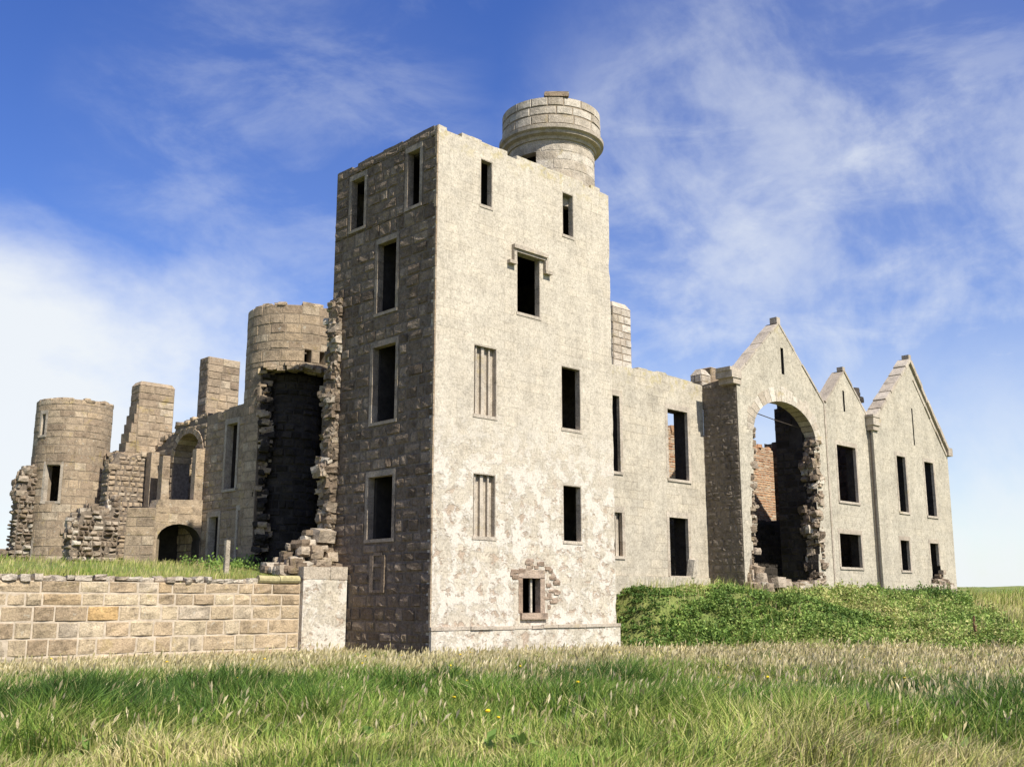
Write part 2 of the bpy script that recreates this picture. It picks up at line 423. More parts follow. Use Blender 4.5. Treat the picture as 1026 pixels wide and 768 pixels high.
def ring(mb, cx, cy, prof, n=48, m=0, r=.5, rnd=False):
    """Lathe PROF [(radius, z)] about a vertical axis."""
    for k in range(n):
        a, b = 2 * math.pi * k / n, 2 * math.pi * (k + 1) / n
        for (r0, z0), (r1, z1) in zip(prof, prof[1:]):
            P = [(cx + r0 * math.cos(a), cy + r0 * math.sin(a), z0), (cx + r0 * math.cos(b), cy + r0 * math.sin(b), z0),
                 (cx + r1 * math.cos(b), cy + r1 * math.sin(b), z1), (cx + r1 * math.cos(a), cy + r1 * math.sin(a), z1)]
            mb.face(P, [(a * 2, z0 + r0), (b * 2, z0 + r0), (b * 2, z1 + r1), (a * 2, z1 + r1)], r, m)
def disc(mb, cx, cy, rad, z, n=32, m=0):
    mb.face([(cx + rad * math.cos(2 * math.pi * k / n), cy + rad * math.sin(2 * math.pi * k / n), z) for k in range(n)], None, .5, m)

def pbox(mb, pl, u0, u1, v0, v1, d0, d1, r=None, m=0):
    """Box in wall coordinates."""
    P = {(i, j, k): pl((u0, u1)[i], (v0, v1)[j], (d0, d1)[k]) for i in (0, 1) for j in (0, 1) for k in (0, 1)}
    r = random.random() if r is None else r
    for q in (((0, 0, 1), (1, 0, 1), (1, 1, 1), (0, 1, 1)), ((0, 0, 0), (0, 1, 0), (1, 1, 0), (1, 0, 0)), ((0, 0, 0), (0, 0, 1), (0, 1, 1), (0, 1, 0)),
              ((1, 0, 0), (1, 1, 0), (1, 1, 1), (1, 0, 1)), ((0, 1, 0), (0, 1, 1), (1, 1, 1), (1, 1, 0)), ((0, 0, 0), (1, 0, 0), (1, 0, 1), (0, 0, 1))):
        mb.face([P[k] for k in q], None, r, m)
def window(root, pl, u0, u1, v0, v1, depth=.24, margin=.13, proud=.012, sill=.07, mat='dressed', blind=False, label=None, lining=True):
    """Dressed stone surround of an opening (part) with its sill (sub-part); a blind one has a stone panel and mullion."""
    mb = MB(); g = .004
    def col(a, b, va, vb, d0, d1, vert):
        n = max(1, int((vb - va) / .55)) if vert else max(1, int((b - a) / .9))
        for k in range(n):
            if vert: pbox(mb, pl, a, b, va + (vb - va) * k / n + g, va + (vb - va) * (k + 1) / n - g, d0, d1)
            else: pbox(mb, pl, a + (b - a) * k / n + g, a + (b - a) * (k + 1) / n - g, va, vb, d0, d1)
    t = .03
    if margin > 0:
        col(u0 - margin, u0 + t, v0, v1, -depth, proud, True); col(u1 - t, u1 + margin, v0, v1, -depth, proud, True)
        col(u0 - margin, u1 + margin, v1 - t, v1 + margin * 1.5, -depth, proud + .003, False)
    else:
        col(u0 - .002, u0 + t, v0, v1, -depth, -.006, True); col(u1 - t, u1 + .002, v0, v1, -depth, -.006, True); col(u0 + t, u1 - t, v1 - t, v1 + .002, -depth, -.006, False)
    if blind:
        pbox(mb, pl, u0 + t, u1 - t, v0, v1 - t, -.24, -.20, .6)
    w = mb.build('blind_window' if blind else 'window', mat, root)
    if label: w['label'] = label
    if sill:
        sb = MB(); e = .1 if margin > 0 else .03; pbox(sb, pl, u0 - e, u1 + e, v0 - .09, v0 + .02, -depth + .01, sill, .8)
        child(sb, 'sill', mat, w)
    if blind:
        um = (u0 + u1) / 2 - .05
        for dx, ww in ((0, .13), (-.30, .06), (.30, .06)):
            q = MB(); pbox(q, pl, um + dx - ww / 2, um + dx + ww / 2, v0 + .022, v1 - t - .002, -.197, -.09, .9)
            child(q, 'mullion', mat, w)
    return w
def hole(w): return rect(*w)

# ------------------------------------------------------------------ terrain
def terrain(x, y):
    x = np.asarray(x, float); y = np.asarray(y, float)
    yn = np.clip(-y, 0, 40)
    xt = 8.95 + yn * .13; w = 1.9 + .80 * yn
    d = np.hypot(x + 21.3, y + 25.5)
    amp = .70 + 1.12 * (1 - sstep(1.5, 10, yn))
    bank = amp * sstep(0, 1, (x - xt) / w) + .38 * sstep(-1.3, .2, y) * sstep(9.5, 11, x) + (1.82 - amp) * sstep(44, 85, d) * sstep(10, 20, x)
    far = .80 * sstep(62, 105, d) * sstep(-30, 8, x + y * .3)
    terr = np.where(y > 4.78, 2.36 + 0.72 * sstep(5.0, 13.0, y), 0.)
    left = np.where(x < 9.2, terr, np.maximum(bank, 0))
    h = np.maximum(left, np.where(x > 8.95, bank, 0)) + np.where(x > 5, far, far * .0)
    h = h * np.where(y < -26, sstep(-44, -26, y), 1) 
    drop = sstep(112, 150, d); h = h * (1 - drop) - 12 * drop
    bump = (fbm(x * .35, y * .35, 3) - .5) * .28 + (fbm(x * 1.1, y * 1.1, 9) - .5) * .22
    near = sstep(3, 9, d)
    calm = 1 - .75 * ((x > -4) & (x < 40) & (y > 0)).astype(float)
    hug = sstep(-7, -1, y) * sstep(-40, -2, x) * (1 - sstep(8.5, 12, x)) * (y < 4.6)
    rough = ((x > 8.9) & (y < -.6)) * sstep(0, 1.5, h)
    h = h + rough * ((fbm(x * .42, y * .42, 31) - .5) * .95 + (fbm(x * 1.2, y * 1.2, 32) - .5) * .3)
    return h + bump * near * calm * (1 - .7 * hug) - .14 * hug
def axis(a, b, c, d, fine, coarse):
    s = list(np.arange(a, b, coarse)) + list(np.arange(b, c, fine)) + list(np.arange(c, d, coarse)); return s
xs = np.array(sorted(set([-3000, -1200, -500] + axis(-260, -46, 62, 260, .5, 9) + [500, 1200, 3000])), float)
ys = np.array(sorted(set([-3000, -1200, -500] + axis(-260, -34, 40, 260, .5, 9) + [4.70, 4.85, 500, 1200, 3000])), float)
XX, YY = np.meshgrid(xs, ys, indexing='ij'); ZZ = terrain(XX, YY)
nx, ny = XX.shape; V = np.stack([XX.ravel(), YY.ravel(), ZZ.ravel()], 1)
idx = np.arange(nx * ny).reshape(nx, ny)
FQ = np.stack([idx[:-1, :-1].ravel(), idx[1:, :-1].ravel(), idx[1:, 1:].ravel(), idx[:-1, 1:].ravel()], 1)
me = bpy.data.meshes.new('ground'); me.from_pydata(V.tolist(), [], FQ.tolist()); me.materials.append(M['ground'])
me.polygons.foreach_set('use_smooth', np.ones(len(FQ), dtype=bool)); me.update()
ground = bpy.data.objects.new('ground', me); COL.objects.link(ground); tag(ground, 'rough grassland around the ruin with a green bank', None, kind='structure')

# ------------------------------------------------------------------ 1  square tower
TZ = 17.6; TW = 8.78; TD = 5.92; T = .25
tower = thing('square_tower', (0, 0, 0), 'tall square stone tower with pale front, dark rubble side and round turret on top', 'tower')
front = Plane((0, 0, 0), (1, 0, 0), (0, -1, 0)); side = Plane((0, 0, 0), (0, 1, 0), (-1, 0, 0))
Wf = dict(s1=(1.93, 2.50, 15.22, 16.94), s2=(6.10, 6.72, 15.17, 16.88), hood=(3.70, 4.88, 11.69, 13.9), b1=(1.68, 2.74, 7.80, 10.2), w3=(5.95, 6.98, 7.82, 10.13),
          b4=(1.68, 2.70, 3.78, 5.86), w4=(5.98, 6.95, 3.80, 5.80), base=(3.93, 4.82, 1.34, 2.52))
Ws = dict(a=(4.10, 4.96, 15.0, 17.0), b=(.92, 1.64, 14.97, 17.05), c=(2.12, 3.24, 11.52, 14.1), d=(2.03, 3.37, 7.67, 10.36), e=(2.04, 3.44, 3.73, 5.86))
def chipped(u0, u1, z, amp=.036, skew=.6):
    """A weathered wall head: stones of uneven height, a few missing."""
    pts = []; u = u0
    while u < u1 - .05:
        w = min(random.uniform(.2, .7), u1 - u); h = z + random.uniform(-amp, amp * .4) - (.13 if random.random() < .1 else 0)
        pts += [(u + .004, h), (u + w - .004, h + random.uniform(-.02, .02))]; u += w
    return pts
top = list(reversed(chipped(0, TW, TZ)))
redge = []; v = -.5
while v < TZ - .5:
    redge.append((TW + random.uniform(-.025, .01) - (.05 if random.random() < .12 else 0), v)); v += random.uniform(.15, .4)
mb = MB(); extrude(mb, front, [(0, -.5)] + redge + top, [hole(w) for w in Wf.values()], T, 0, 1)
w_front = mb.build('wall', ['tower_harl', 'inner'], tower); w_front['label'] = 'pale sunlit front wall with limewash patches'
mb = MB(); tops = list(reversed(chipped(T + .003, TD, TZ)))
side_out = [(T + .003, -.5), (TD, -.5), (TD - .25, 3.5), (TD - .1, 6), (TD - .3, 8), (TD - .12, 10), (TD - .2, 12.5), (TD, 12.6)] + tops
extrude(mb, side, side_out, [hole(w) for w in Ws.values()], T, 0, 1)
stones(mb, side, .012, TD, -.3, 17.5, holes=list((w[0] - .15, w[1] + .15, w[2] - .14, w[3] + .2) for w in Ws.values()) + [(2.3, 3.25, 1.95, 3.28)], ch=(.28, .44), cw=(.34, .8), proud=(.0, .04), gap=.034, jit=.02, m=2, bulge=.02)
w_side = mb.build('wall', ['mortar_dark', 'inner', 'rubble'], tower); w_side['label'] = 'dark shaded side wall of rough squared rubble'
mb = MB(); mb.box((T, TD - T, -.5), (TW - .08, TD, TZ - .2)); mb.build('wall', 'shade_harl', tower)
mb = MB(); mb.box((TW - T - .08, T + .003, -.5), (TW - .08, TD - T - .003, TZ - .2)); mb.build('wall', 'shade_harl', tower)
for z in (3.05, 7.0, 10.95, 14.6, 16.95):  # unseen slabs added to keep the window openings dark
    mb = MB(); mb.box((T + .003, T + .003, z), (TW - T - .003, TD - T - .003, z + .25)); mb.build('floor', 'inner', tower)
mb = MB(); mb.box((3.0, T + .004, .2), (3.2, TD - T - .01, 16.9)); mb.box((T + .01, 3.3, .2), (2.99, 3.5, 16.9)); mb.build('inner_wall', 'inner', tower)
for k, w in Wf.items():
    if k == 'base': continue
    window(tower, front, *w, margin=.0 if k[0] == 's' else .0, blind=k[0] == 'b', sill=.022)
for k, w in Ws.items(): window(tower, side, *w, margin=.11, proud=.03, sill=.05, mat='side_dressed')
# small basement window with its blocky surround, bare stones and a post inside
pl = front
mb = MB(); u0, u1, v0, v1 = Wf['base']
for a, b, c, d in ((u0 - .17, u0 + .02, v0, v1), (u1 - .02, u1 + .2, v0, v1), (u0 - .2, u1 + .2, v1 - .02, v1 + .26)): pbox(mb, pl, a, b, c, d, -.24, .012)
wb = mb.build('window', 'bare', tower); wb['label'] = 'small basement window in a rough stone surround'
sb = MB(); pbox(sb, pl, u0 - .1, u1 + .25, v0 - .2, v0 + .01, -.22, .10, .4); child(sb, 'sill', 'bare', wb)
sb = MB(); pbox(sb, pl, u0 + .52, u0 + .60, v0 + .02, v1 - .02, -.19, -.12, 1.); child(sb, 'post', 'debris', wb)
mb = MB()
for k in range(34):
    a = random.uniform(0, math.pi); rr = random.uniform(.0, .32)
    u = (u0 + u1) / 2 + (.72 + rr) * math.cos(a) + .05; v = v1 - .02 + (.33 + rr * .8) * math.sin(a)
    if random.random() < .45: u = u1 + random.uniform(.3, .85); v = random.uniform(v0 + .1, v1 + .1)
    p = front(u, v, -.05); mb.rock(p, (random.uniform(.14, .36), .16, random.uniform(.08, .17)), rot=random.uniform(-.05, .05), r=random.random() * .7)
mb.build('bare_stones', 'bare', tower)
mb = MB(); v = -.3
while v < TZ - .12:
    hh = random.uniform(.28, .5); ve = min(v + hh, TZ - .06); mb.box((-.045 - random.uniform(0, .014), .002, v), (-.001, random.uniform(.05, .13), ve - .012), r=random.random()); v = ve
mb.build('corner_stones', 'ashlar', tower)
# hood mould
mb = MB(); a, b, z = 3.44, 5.16, 14.12
pbox(mb, front, a, b, z - .14, z, -.02, .17, .4); pbox(mb, front, a, b, z - .24, z - .142, -.02, .10, .5)
for (x0, x1, s) in ((a, a + .13, -1), (b - .13, b, 1)):
    pbox(mb, front, x0, x1, z - .62, z - .243, -.02, .15, .5)
    pbox(mb, front, min(x0, x0 + s * .22), max(x1, x1 + s * .22), z - .74, z - .622, -.02, .17, .3)
mb.build('hood_mould', 'dressed', tower)
# plinth and its string course
mb = MB(); pbox(mb, front, -.06, TW + .09, -.5, .84, -.02, .085); 
mb.build('plinth', 'tower_harl', tower)
mb = MB(); u = -.09
while u < TW + .1:
    w = random.uniform(.5, 1.2); ue = min(u + w, TW + .11); j = random.uniform(-.015, .015)
    pbox(mb, front, u, ue - .012, .842 + j, .95 + j, -.02, .12 + random.uniform(-.02, .02)); u += w
mb.build('string_course', 'dressed', tower)
# blocked loop on the side face: a sunk panel with three rungs
mb = MB(); P = side
pbox(mb, P, 2.36, 2.52, 2.0, 3.22, .0, .07); pbox(mb, P, 2.98, 3.16, 2.0, 3.22, .0, .06)
for v in (2.0, 2.42, 2.84, 3.2): pbox(mb, P, 2.53, 2.97, v, v + .10, -.0, .05)
mb.build('blocked_loop', 'rubble', tower)
# turret
tx, ty = 7.42, 1.80
mb = MB(); tw0 = math.atan2(CAM.y - ty, CAM.x - tx) - math.pi; rl = 1.72; Lr = rl * math.pi
hu = lambda deg: rl * (math.pi + R(deg))
th = (hu(-62), hu(-20), 17.0, 18.75)
cyl_wall(mb, tx, ty, rl, 16.5, 19.4, .35, [th], tw0, 48, 0)
stones(mb, Cyl(tx, ty, rl, tw0), 0, rl * 2 * math.pi, 17.2, 19.3, holes=[th], ch=(.3, .4), cw=(.45, .8), proud=(.0, .012), gap=.012, jit=.006, m=1, bulge=.004, skip=.1)
tur = mb.build('turret', ['ashlar_pale', 'ashlar_pale'], tower); tur['label'] = 'round stone turret with an overhanging parapet'
mb = MB(); ring(mb, tx, ty, [(1.6, 19.2), (1.78, 19.22), (1.82, 19.34), (1.98, 19.40), (2.0, 19.50), (2.10, 19.56), (2.11, 19.70), (2.0, 19.76), (1.7, 19.78)], 64); child(mb, 'cornice', 'dressed', tur)
mb = MB(); cyl_wall(mb, tx, ty, 1.96, 19.74, 20.86, .3, (), tw0, 48, 0)
stones(mb, Cyl(tx, ty, 1.96, tw0), 0, 1.96 * 2 * math.pi, 19.77, 20.88, ch=(.35, .39), cw=(.6, 1.15), proud=(.012, .03), gap=.02, jit=.006, m=1, bulge=.012)
disc(mb, tx, ty, 1.7, 20.3); child(mb, 'parapet', ['ashlar_mortar', 'ashlar_pale'], tur)
mb = MB(); mb.rock((tx - 1.08, ty - 1.30, 20.99), (.95, .6, .2), rot=-.75, round_=.1, jit=.05); child(mb, 'cap_stone', 'ashlar', tur)
# torn masonry at the back edge of the dark side
def torn(z):
    f = (z - 2.9) / 9.7
    return .02 + .36 * (1 - f) ** 1.4 + .10 * math.sin(z * 2.3) + .07 * math.sin(z * 5.1 + 1)
mb = MB(); tp = Plane((0, 5.36, 0), (1, 0, 0), (0, -1, 0)); L_ = []
z = 2.6
while z < 12.5:
    h = random.uniform(.16, .42); w = torn(z) + random.uniform(-.1, .1); L_ += [(-w, z), (-w + random.uniform(-.03, .03), z + h - .02)]; z += h
L_ = [(-.5, 2.3)] + L_ + [(.0, 12.55)]
extrude(mb, tp, [(.2, 12.55), (.2, 2.3)][::-1] + [(q[0], q[1]) for q in reversed(L_)], [], .6, 0)
for k in range(900):
    z = random.uniform(2.7, 12.5); s = .1 + .34 * random.random() ** 2; w = torn(z)
    if random.random() < .6: x = random.uniform(-w, .06); y = 5.36 + s * random.uniform(.1, .4)
    else: x = -w + random.uniform(-.02, .12); y = random.uniform(5.4, 5.95)
    mb.rock((x, y, z), (s * 1.2, s, s * random.uniform(.4, .8)), m=1 if random.random() < .6 else 2, round_=.1, jit=.2)
mb.build('torn_masonry', ['mortar_dark', 'debris', 'rubble'], tower)

# ------------------------------------------------------------------ 2  two-storey range between tower and gables
YR = 1.5
rng_ = thing('roofless_range', (12.7, YR, 2.3), 'two-storey roofless wall with four windows between the square tower and the gables', 'ruined building')
rp = Plane((0, YR, 0), (1, 0, 0), (0, -1, 0))
Wr = [(14.1, 15.55, 6.77, 9.80), (14.0, 15.35, 2.75, 5.2), (9.9, 11.0, 6.77, 9.9), (9.9, 11.02, 3.45, 5.2)]
mb = MB(); out = [(8.86, 1.2), (16.711, 1.2), (16.711, 11.1)] + ragged((16.6, 11.18), (14.2, 11.22), .5, .04) + ragged((14.1, 11.28), (11.6, 11.2), .55, .05) + [(11.5, 11.16), (8.86, 11.1)]
extrude(mb, rp, out, [hole(w) for w in Wr], .75, 0, 1)
mb.build('wall', ['range_harl', 'shade_dark'], rng_)
for i, w in enumerate(Wr): window(rng_, rp, *w, margin=.14, proud=.012, depth=.14, sill=.05, blind=i == 3)
mb = MB(); pbox(mb, rp, 8.86, 16.66, 1.2, 2.72, -.02, .09, .5); mb.build('plinth', 'range_harl', rng_)
mb = MB()
for k in range(12): pbox(mb, rp, 15.38 + random.uniform(0, .1), 15.75, 2.8 + k * .06, 2.86 + k * .06, -.3, .03)
mb.build('patched_jamb', 'ashlar_pale', rng_)
mb = MB(); mb.rock((15.5, YR - .03, 3.1), (.4, .3, .75), round_=.1, jit=.05); mb.build('loose_sill', 'ashlar_pale', rng_)
# ------------------------------------------------------------------ 3  gabled fronts
YG = -.3; GT = .55
gp = Plane((0, YG, 0), (1, 0, 0), (0, -1, 0))
ga = thing('gabled_front', (20.4, YG, 2.3), 'tall gable with a huge broken arched opening, nearest the two-storey wall', 'gable', 'gabled fronts of the ruin')
arch = []
for k in range(15):
    t = math.pi * k / 14; arch.append((20.5 + 2.62 * math.cos(t), 9.05 + 1.62 * math.sin(t)))
arch_hole = [(17.12, 2.2), (22.75, 2.2)] + ragged((22.8, 2.5), (23.05, 9.0), .34, .13) + arch + ragged((17.8, 8.95), (17.2, 2.4), .36, .16)
outl = [(16.725, 1.2), (24.08, 1.2), (24.08, 11.0), (20.35, 14.32), (16.725, 11.3)]
mb = MB(); extrude(mb, gp, outl, [arch_hole, rect(20.42, 20.66, 11.95, 13.2)], GT, 0, 1)
mb.build('wall', ['gable_harl', 'shade_dark'], ga)
mb = MB(); xr = Plane((16.715, 0, 0), (0, 1, 0), (-1, 0, 0))
extrude(mb, xr, [(YG + .012, 1.2), (YR - .003, 1.2), (YR - .003, 11.15), (YG + .012, 11.35)], [], .6, 0); 
mb_ = None
stones(mb, xr, YG + .03, YR - .01, 1.9, 11.1, ch=(.18, .34), cw=(.2, .5), proud=(.0, .028), gap=.012, jit=.02, m=0, bulge=.02)
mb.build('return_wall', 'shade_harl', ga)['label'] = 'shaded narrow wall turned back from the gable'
def coping(mb, pl, p, q, w=.16, d0=-GT - .05, d1=.07, under=.02):
    p = Vector(p); q = Vector(q); d = q - p; n = Vector((-d.y, d.x)).normalized(); n = n if n.y > 0 else -n
    m_ = max(1, int(d.length / .8))
    for k in range(m_):
        a = p + d * (k / m_ + .004) - n * under; b = p + d * ((k + 1) / m_ - .004) - n * under; r = random.random()
        a2, b2 = a + n * w, b + n * w; j = random.uniform(-.025, .025)
        a2 = a2 + n * random.uniform(-.03, .03); b2 = b2 + n * random.uniform(-.03, .03)
        F_ = [pl(*x, d1 + j) for x in (a, b, b2, a2)]; B_ = [pl(*x, d0 + j) for x in (a, b, b2, a2)]
        mb.face(F_, None, r); mb.face(B_[::-1], None, r)
        for i in range(4): mb.face([F_[i], F_[(i + 1) % 4], B_[(i + 1) % 4], B_[i]], None, r)
mb = MB(); coping(mb, gp, (16.75, 11.32), (20.35, 14.32), .1, d1=.03); coping(mb, gp, (20.35, 14.32), (24.05, 11.03), .1, d1=.03)
pbox(mb, gp, 20.2, 20.5, 14.33, 14.62, -.35, .02); mb.build('coping', 'dressed', ga)
mb = MB(); pbox(mb, gp, 16.25, 17.0, 11.2, 11.5, -.75, .1); pbox(mb, gp, 16.4, 17.0, 10.95, 11.199, -.7, .06); pbox(mb, gp, 16.2, 16.9, 11.501, 11.66, -.7, .05); mb.build('kneeler', 'dressed', ga)
mb = MB()
for k in range(19):                   # voussoirs of the arch
    t0 = math.pi * (k + .05) / 19; t1 = math.pi * (k + .95) / 19; r = random.random(); w = random.uniform(.45, .75)
    P2 = [(20.5 + (2.6 + a) * math.cos(t), 9.05 + (1.6 + a) * math.sin(t)) for a, t in ((0, t0), (w, t0), (w, t1), (0, t1))]
    Fq = [gp(*x, .012) for x in P2]; Bq = [gp(*x, -GT - .05) for x in P2]
    mb.face(Fq[::-1], None, r); mb.face(Bq, None, r)
    for i in range(4): mb.face([Fq[i], Fq[(i + 1) % 4], Bq[(i + 1) % 4], Bq[i]], None, r)
mb.build('arch_ring', 'ashlar_pale', ga)
mb = MB()
for side_, n in ((0, 330), (1, 420)):
    for k in range(n):
        z = random.uniform(2.2, 9.2); s = .12 + .36 * random.random() ** 1.6
        if side_: x = 23.0 + .035 * (z - 2.4) + .12 * math.sin(z * 2.1) + random.uniform(-.16, .2); dy = random.uniform(-.06, .55)
        else: x = max(17.3, 17.40 + .06 * (z - 2.4) + random.uniform(-.22, .28)); dy = random.uniform(.02, .6)
        mb.rock(gp(x, z, -dy - s * .28), (s * 1.2, s * .8, s * random.uniform(.45, .8)), round_=.12, jit=.2, m=int(random.random() < .35))
mb.build('torn_masonry', ['debris', 'rubble'], ga)
mb = MB(); mb.tube([(17.9, .0, 10.0), (20.5, .15, 9.85), (23.2, .3, 9.75)], .022); mb.build('tie_rod', 'iron', ga)
# the stub of an inner cross wall behind the arch, its red brick back wall and the wall between the gables
def ruin_wall(name, p, q, z0, tops, thick, label, cat, mat, mort, ch, cw, proud, holes=(), rocks=0, rockmat='debris', gap=.03, jit=.02, both=False, rb=None, flip=False, ends=True):
    p = Vector((p[0], p[1], 0)); q = Vector((q[0], q[1], 0)); u = q - p; L = u.length; u.normalize(); n = Vector((u.y, -u.x, 0))
    if flip: n = -n
    o = thing(name, (p.x, p.y, z0), label, cat)
    pl = Plane(p, u, n); outl = [(0, z0), (L, z0)]
    pts = [(a * L, b) for a, b in tops][::-1]
    for (a, b) in zip(pts, pts[1:]): outl += ragged(a, b, .4, .09)
    outl.append(pts[-1])
    # drop duplicates on the outline
    oo = [outl[0]]
    for w in outl[1:]:
        if (Vector(w) - Vector(oo[-1])).length > .02: oo.append(w)
    zmax = max(b for a, b in tops) + .1
    mb = MB(); extrude(mb, pl, oo, [rect(*h) if len(h) == 4 and not isinstance(h[0], tuple) else h for h in holes], thick, 0, 0)
    hr = [h for h in holes if len(h) == 4 and not isinstance(h[0], tuple)] 
    for h in holes:
        if not (len(h) == 4 and not isinstance(h[0], tuple)): hr.append((min(x[0] for x in h), max(x[0] for x in h), min(x[1] for x in h), max(x[1] for x in h)))
    stones(mb, pl, 0, L, z0, zmax, holes=hr, poly=oo, ch=ch, cw=cw, proud=proud, gap=gap, jit=jit, m=1, rb=rb)
    if both:
        pb = Plane(p - n * thick + u * L, -u, -n); stones(mb, pb, 0, L, z0, zmax, poly=[(L - a, b) for a, b in oo], ch=ch, cw=cw, proud=proud, gap=gap, jit=jit, m=1, rb=rb)
    pe = Plane(p - n * thick, n, -u); pf = Plane(q, -n, u)
    if ends:
        stones(mb, pe, 0, thick, z0, tops[0][1] - .05, ch=ch, cw=cw, proud=proud, gap=gap, jit=jit, m=1, rb=rb)
        stones(mb, pf, 0, thick, z0, tops[-1][1] - .05, ch=ch, cw=cw, proud=proud, gap=gap, jit=jit, m=1, rb=rb)
    wl = mb.build('masonry', [mort, mat], o)
    if rocks:
        mb = MB()
        for k in range(rocks):
            j = random.randrange(len(tops) - 1); t = random.random(); a = tops[j]; b = tops[j + 1]
            uu = (a[0] + (b[0] - a[0]) * t) * L; vv = a[1] + (b[1] - a[1]) * t; s = random.uniform(.2, .5)
            mb.rock(pl(uu, vv + random.uniform(-.12, .06), -random.uniform(.05, thick - .05)), (s, s * .8, s * .6))
        mb.build('broken_top', rockmat, o)
    return o, pl
ruin_wall('cross_wall', (22.95, 1.75), (22.95, .27), 2.2, [(0, 10.9), (.5, 10.95), (1, 10.6)], .7, 'dark stub of an inner wall standing behind the arched opening', 'wall', 'shade_dark', 'inner', (.25, .4), (.3, .6), (.0, .05), rocks=10, rockmat='shade_dark')
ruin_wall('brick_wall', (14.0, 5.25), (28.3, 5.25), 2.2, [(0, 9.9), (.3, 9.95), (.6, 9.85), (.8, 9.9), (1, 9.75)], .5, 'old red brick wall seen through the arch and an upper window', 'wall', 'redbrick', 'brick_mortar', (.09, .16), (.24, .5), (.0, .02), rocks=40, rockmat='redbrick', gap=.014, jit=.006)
ruin_wall('partition_wall', (28.35, 5.8), (28.35, .3), 2.2, [(0, 10.2), (.5, 10.4), (.72, 11.3), (.85, 12.3), (.95, 12.5), (1, 11.9)], .55, 'dark rubble wall dividing the narrow gable from the end gable', 'wall', 'shade_dark', 'inner', (.25, .4), (.3, .6), (.0, .05), rocks=60, rockmat='shade_dark')
ruin_wall('inner_wall', (12.6, 5.1), (12.6, 2.3), 2.2, [(0, 9.5), (.5, 10.3), (1, 10.6)], .5, 'dark inner wall behind the left windows of the two-storey range', 'wall', 'shade_dark', 'inner', (.25, .4), (.3, .6), (.0, .04))
ruin_wall('inner_wall', (28.9, 5.25), (36.4, 5.25), 2.2, [(0, 9.7), (.5, 10.0), (1, 9.9)], .5, 'back wall behind the end gable', 'wall', 'shade_dark', 'inner', (.25, .4), (.3, .6), (.0, .04))
ruin_wall('inner_wall', (13.2, 4.55), (28.25, 4.55), 2.2, [(0, 5.9), (.2, 6.0), (.5, 5.75), (.75, 5.9), (1, 5.8)], .45, 'added low dark wall standing in for shadow before the red brick wall', 'wall', 'shade_dark', 'inner', (.25, .4), (.3, .6), (.0, .04))  # added wall, coloured dark as the shadow on the lower brick wall
# narrow gable
gb = thing('gabled_front', (26.1, YG, 2.3), 'narrow middle gable with one upper and one lower dark window', 'gable', 'gabled fronts of the ruin')
Wn = [(25.0, 26.9, 6.44, 9.2), (24.75, 26.85, 3.31, 4.93)]
mb = MB(); extrude(mb, gp, [(24.084, 1.2), (28.28, 1.2), (28.28, 11.0), (26.2, 12.95), (24.084, 11.0)], [hole(w) for w in Wn] + [rect(25.95, 26.12, 10.9, 11.95)], GT, 0, 1)
mb.build('wall', ['gable_harl', 'shade_dark'], gb)
for w in Wn: window(gb, gp, *w, margin=.12, proud=.012, depth=.14, sill=.05)
mb = MB(); coping(mb, gp, (24.2, 11.12), (26.2, 12.95), .1, d1=.03); coping(mb, gp, (26.2, 12.95), (28.25, 11.0), .1, d1=.03)
pbox(mb, gp, 26.08, 26.32, 12.98, 13.18, -.3, .02); mb.build('coping', 'dressed', gb)
mb = MB(); pbox(mb, gp, 24.02, 24.14, 2.3, 11.0, .0, .035, .3); mb.build('edge_strip', 'dressed', gb)
# end gable, standing a little forward
YE = -.58
ep = Plane((0, YE, 0), (1, 0, 0), (0, -1, 0))
ge = thing('gabled_front', (32.8, YE, 2.3), 'broad gable with raised coping and four windows at the far right end', 'gable', 'gabled fronts of the ruin')
We = [(30.6, 31.62, 6.23, 9.17), (33.78, 34.92, 6.2, 9.15), (30.35, 31.35, 3.26, 4.82), (33.7, 34.75, 2.3, 4.8)]
door = [(33.6, 2.1), (35.0, 2.1)] + ragged((34.9, 2.3), (34.76, 3.4), .3, .14) + [(34.75, 4.8), (33.7, 4.8)] + ragged((33.7, 3.3), (33.55, 2.2), .3, .1)
mb = MB(); extrude(mb, ep, [(28.284, 1.2), (36.62, 1.2), (36.85, 10.1), (33.0, 14.6), (28.6, 10.85), (28.284, 10.7)], [hole(w) for w in We[:3]] + [door, rect(32.78, 32.92, 9.9, 11.9)], GT, 0, 1)
for v in [(28.284)]: pass
mb.build('wall', ['gable_harl', 'shade_dark'], ge)
for w in We[:3]: window(ge, ep, *w, margin=.12, proud=.012, depth=.14, sill=.05)
window(ge, ep, 33.7, 34.75, 3.6, 4.8, margin=.12, proud=.012, depth=.14, sill=0)
mb = MB(); coping(mb, ep, (28.5, 10.86), (32.97, 14.6), .17, d1=.1, under=.1); coping(mb, ep, (33.03, 14.6), (37.0, 10.02), .2, d1=.12, under=.22); coping(mb, ep, (33.3, 13.6), (36.75, 9.75), .12, d1=.05, under=.14)
pbox(mb, ep, 32.86, 33.14, 14.62, 14.86, -.35, .05); mb.build('coping', 'dressed', ge)
mb = MB(); pbox(mb, ep, 28.1, 28.9, 10.45, 10.85, -.6, .16); pbox(mb, ep, 28.15, 28.75, 10.2, 10.449, -.6, .1); pbox(mb, ep, 28.05, 28.8, 10.851, 10.98, -.6, .19); mb.build('kneeler', 'dressed', ge); mb = MB(); pbox(mb, ep, 36.7, 37.25, 9.7, 10.15, -.5, .14); mb.build('kneeler', 'dressed', ge)
mb = MB(); mb.tube([(28.24, YE + .14, 2.3), (28.24, YE + .14, 10.4)], .03); mb.build('shadow_line', 'iron', ge)  # added dark tube standing in for the shadow of the gable's return
